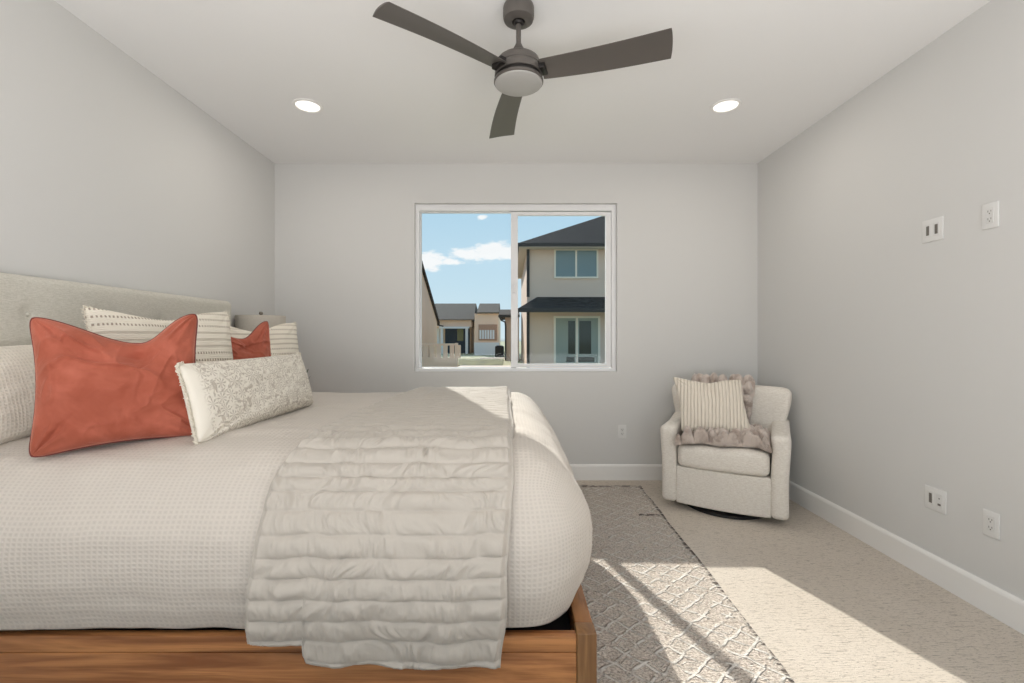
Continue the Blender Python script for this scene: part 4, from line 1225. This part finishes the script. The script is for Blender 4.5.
d = 34.0
wh = empty('shuttered_house', (xpx(488, d), d + 4, -0.12), 'peach stucco house wing with a shuttered window, in the distance left of the window mullion', 'house')
bm = bmesh.new(); box(bm, xpx(474.5, d), xpx(498.5, d), d, d + 8, -0.12, zpx(313.5, d)); hpart(wh, 'wall', bm, M_stucco2)
bm = bmesh.new(); prism(bm, [(d - 0.2, zpx(313.5, d)), (d - 0.2, zpx(313, d) + 0.04), (d + 3, zpx(303.5, d + 3)), (d + 8, zpx(313.5, d))], xpx(477, d), xpx(499, d), 'x'); hpart(wh, 'roof', bm, M_roof2)
bm = bmesh.new(); box(bm, xpx(478.5, d), xpx(497, d), d - 0.08, d - 0.002, zpx(340.5, d), zpx(324.5, d)); hpart(wh, 'window_recess', bm, M_brick)
bm = bmesh.new()
for a in range(6): box(bm, xpx(479.5 + a * 2.6, d), xpx(481.4 + a * 2.6, d), d - 0.12, d - 0.08, zpx(339, d), zpx(330, d))
hpart(wh, 'shutters', bm, M_white)
bm = bmesh.new(); box(bm, xpx(474.3, d), xpx(499, d), d - 0.1, d - 0.002, -0.12, zpx(342.5, d)); hpart(wh, 'wainscot', bm, M_white)

d = 26.0
bh = empty('garage_house', (xpx(512, d), d + 3, -0.12), 'brown stucco house corner with dark roof behind the window mullion', 'house')
bm = bmesh.new(); box(bm, xpx(505, d), xpx(519, d), d, d + 5, -0.12, zpx(316, d)); hpart(bh, 'wall', bm, M_stucco)
bm = bmesh.new(); prism(bm, [(d - 0.4, zpx(316.5, d)), (d - 0.4, zpx(315, d)), (d + 2.5, zpx(309, d + 2)), (d + 5.4, zpx(316.5, d))], xpx(499, d), xpx(519.5, d), 'x'); hpart(bh, 'roof', bm, M_roof)
bm = bmesh.new(); box(bm, xpx(498.5, d), xpx(519.5, d), d - 0.5, d - 0.4, zpx(317.6, d), zpx(315.3, d))
tube(bm, [(xpx(499.5, d), d - 0.45, zpx(317, d)), (xpx(501.5, d), d - 0.3, zpx(320.5, d)), (xpx(505, d), d - 0.1, zpx(322, d)), (xpx(505.6, d), d - 0.08, zpx(326, d)), (xpx(505.6, d), d - 0.08, -0.1)], 0.045, 8)
hpart(bh, 'gutter', bm, M_fascia)

# dark parked grill / unit and walks
d = 31.0
ac = empty('air_conditioner', (xpx(499.5, d), d, -0.12), 'dark outdoor air conditioning unit beside the shuttered house', 'air conditioner')
bm = bmesh.new(); box(bm, -0.30, 0.30, -0.3, 0.3, 0.0, 0.72, 0.04); bm_obj('casing', bm, M_black, ac)
bm = bmesh.new(); lathe(bm, [(0, 0.78), (0.2, 0.77), (0.25, 0.715), (0, 0.715)], seg=24); bm_obj('fan_guard', bm, M_fascia, ac, True)
def slab(name, xa, xb, ya, yb, m, z=0.02, kind='structure'):
    bm = bmesh.new(); box(bm, xa, xb, ya, yb, -0.13, z - 0.12 + 0.02); o = bm_obj(name, bm, m); o['kind'] = kind
M_lawn = mat('lawn_painted_shade', rgb(104, 104, 66), 0.95, build=lambda t: {'color': t.mix(t.smooth(t.noise(objco(t), 2.5, 4), 0.35, 0.65), rgb(78, 80, 50), rgb(124, 124, 78))})  # darker copy of the grass, shade painted into its greens
slab('lawn', -4.4, -0.3, 21.4, 27.6, M_lawn, 0.008)
slab('walkway', xpx(455, 19), xpx(520, 19), 18.5, 21.0, M_conc)
slab('walkway', xpx(480, 28), xpx(512, 28), 28.0, 29.0, M_conc)
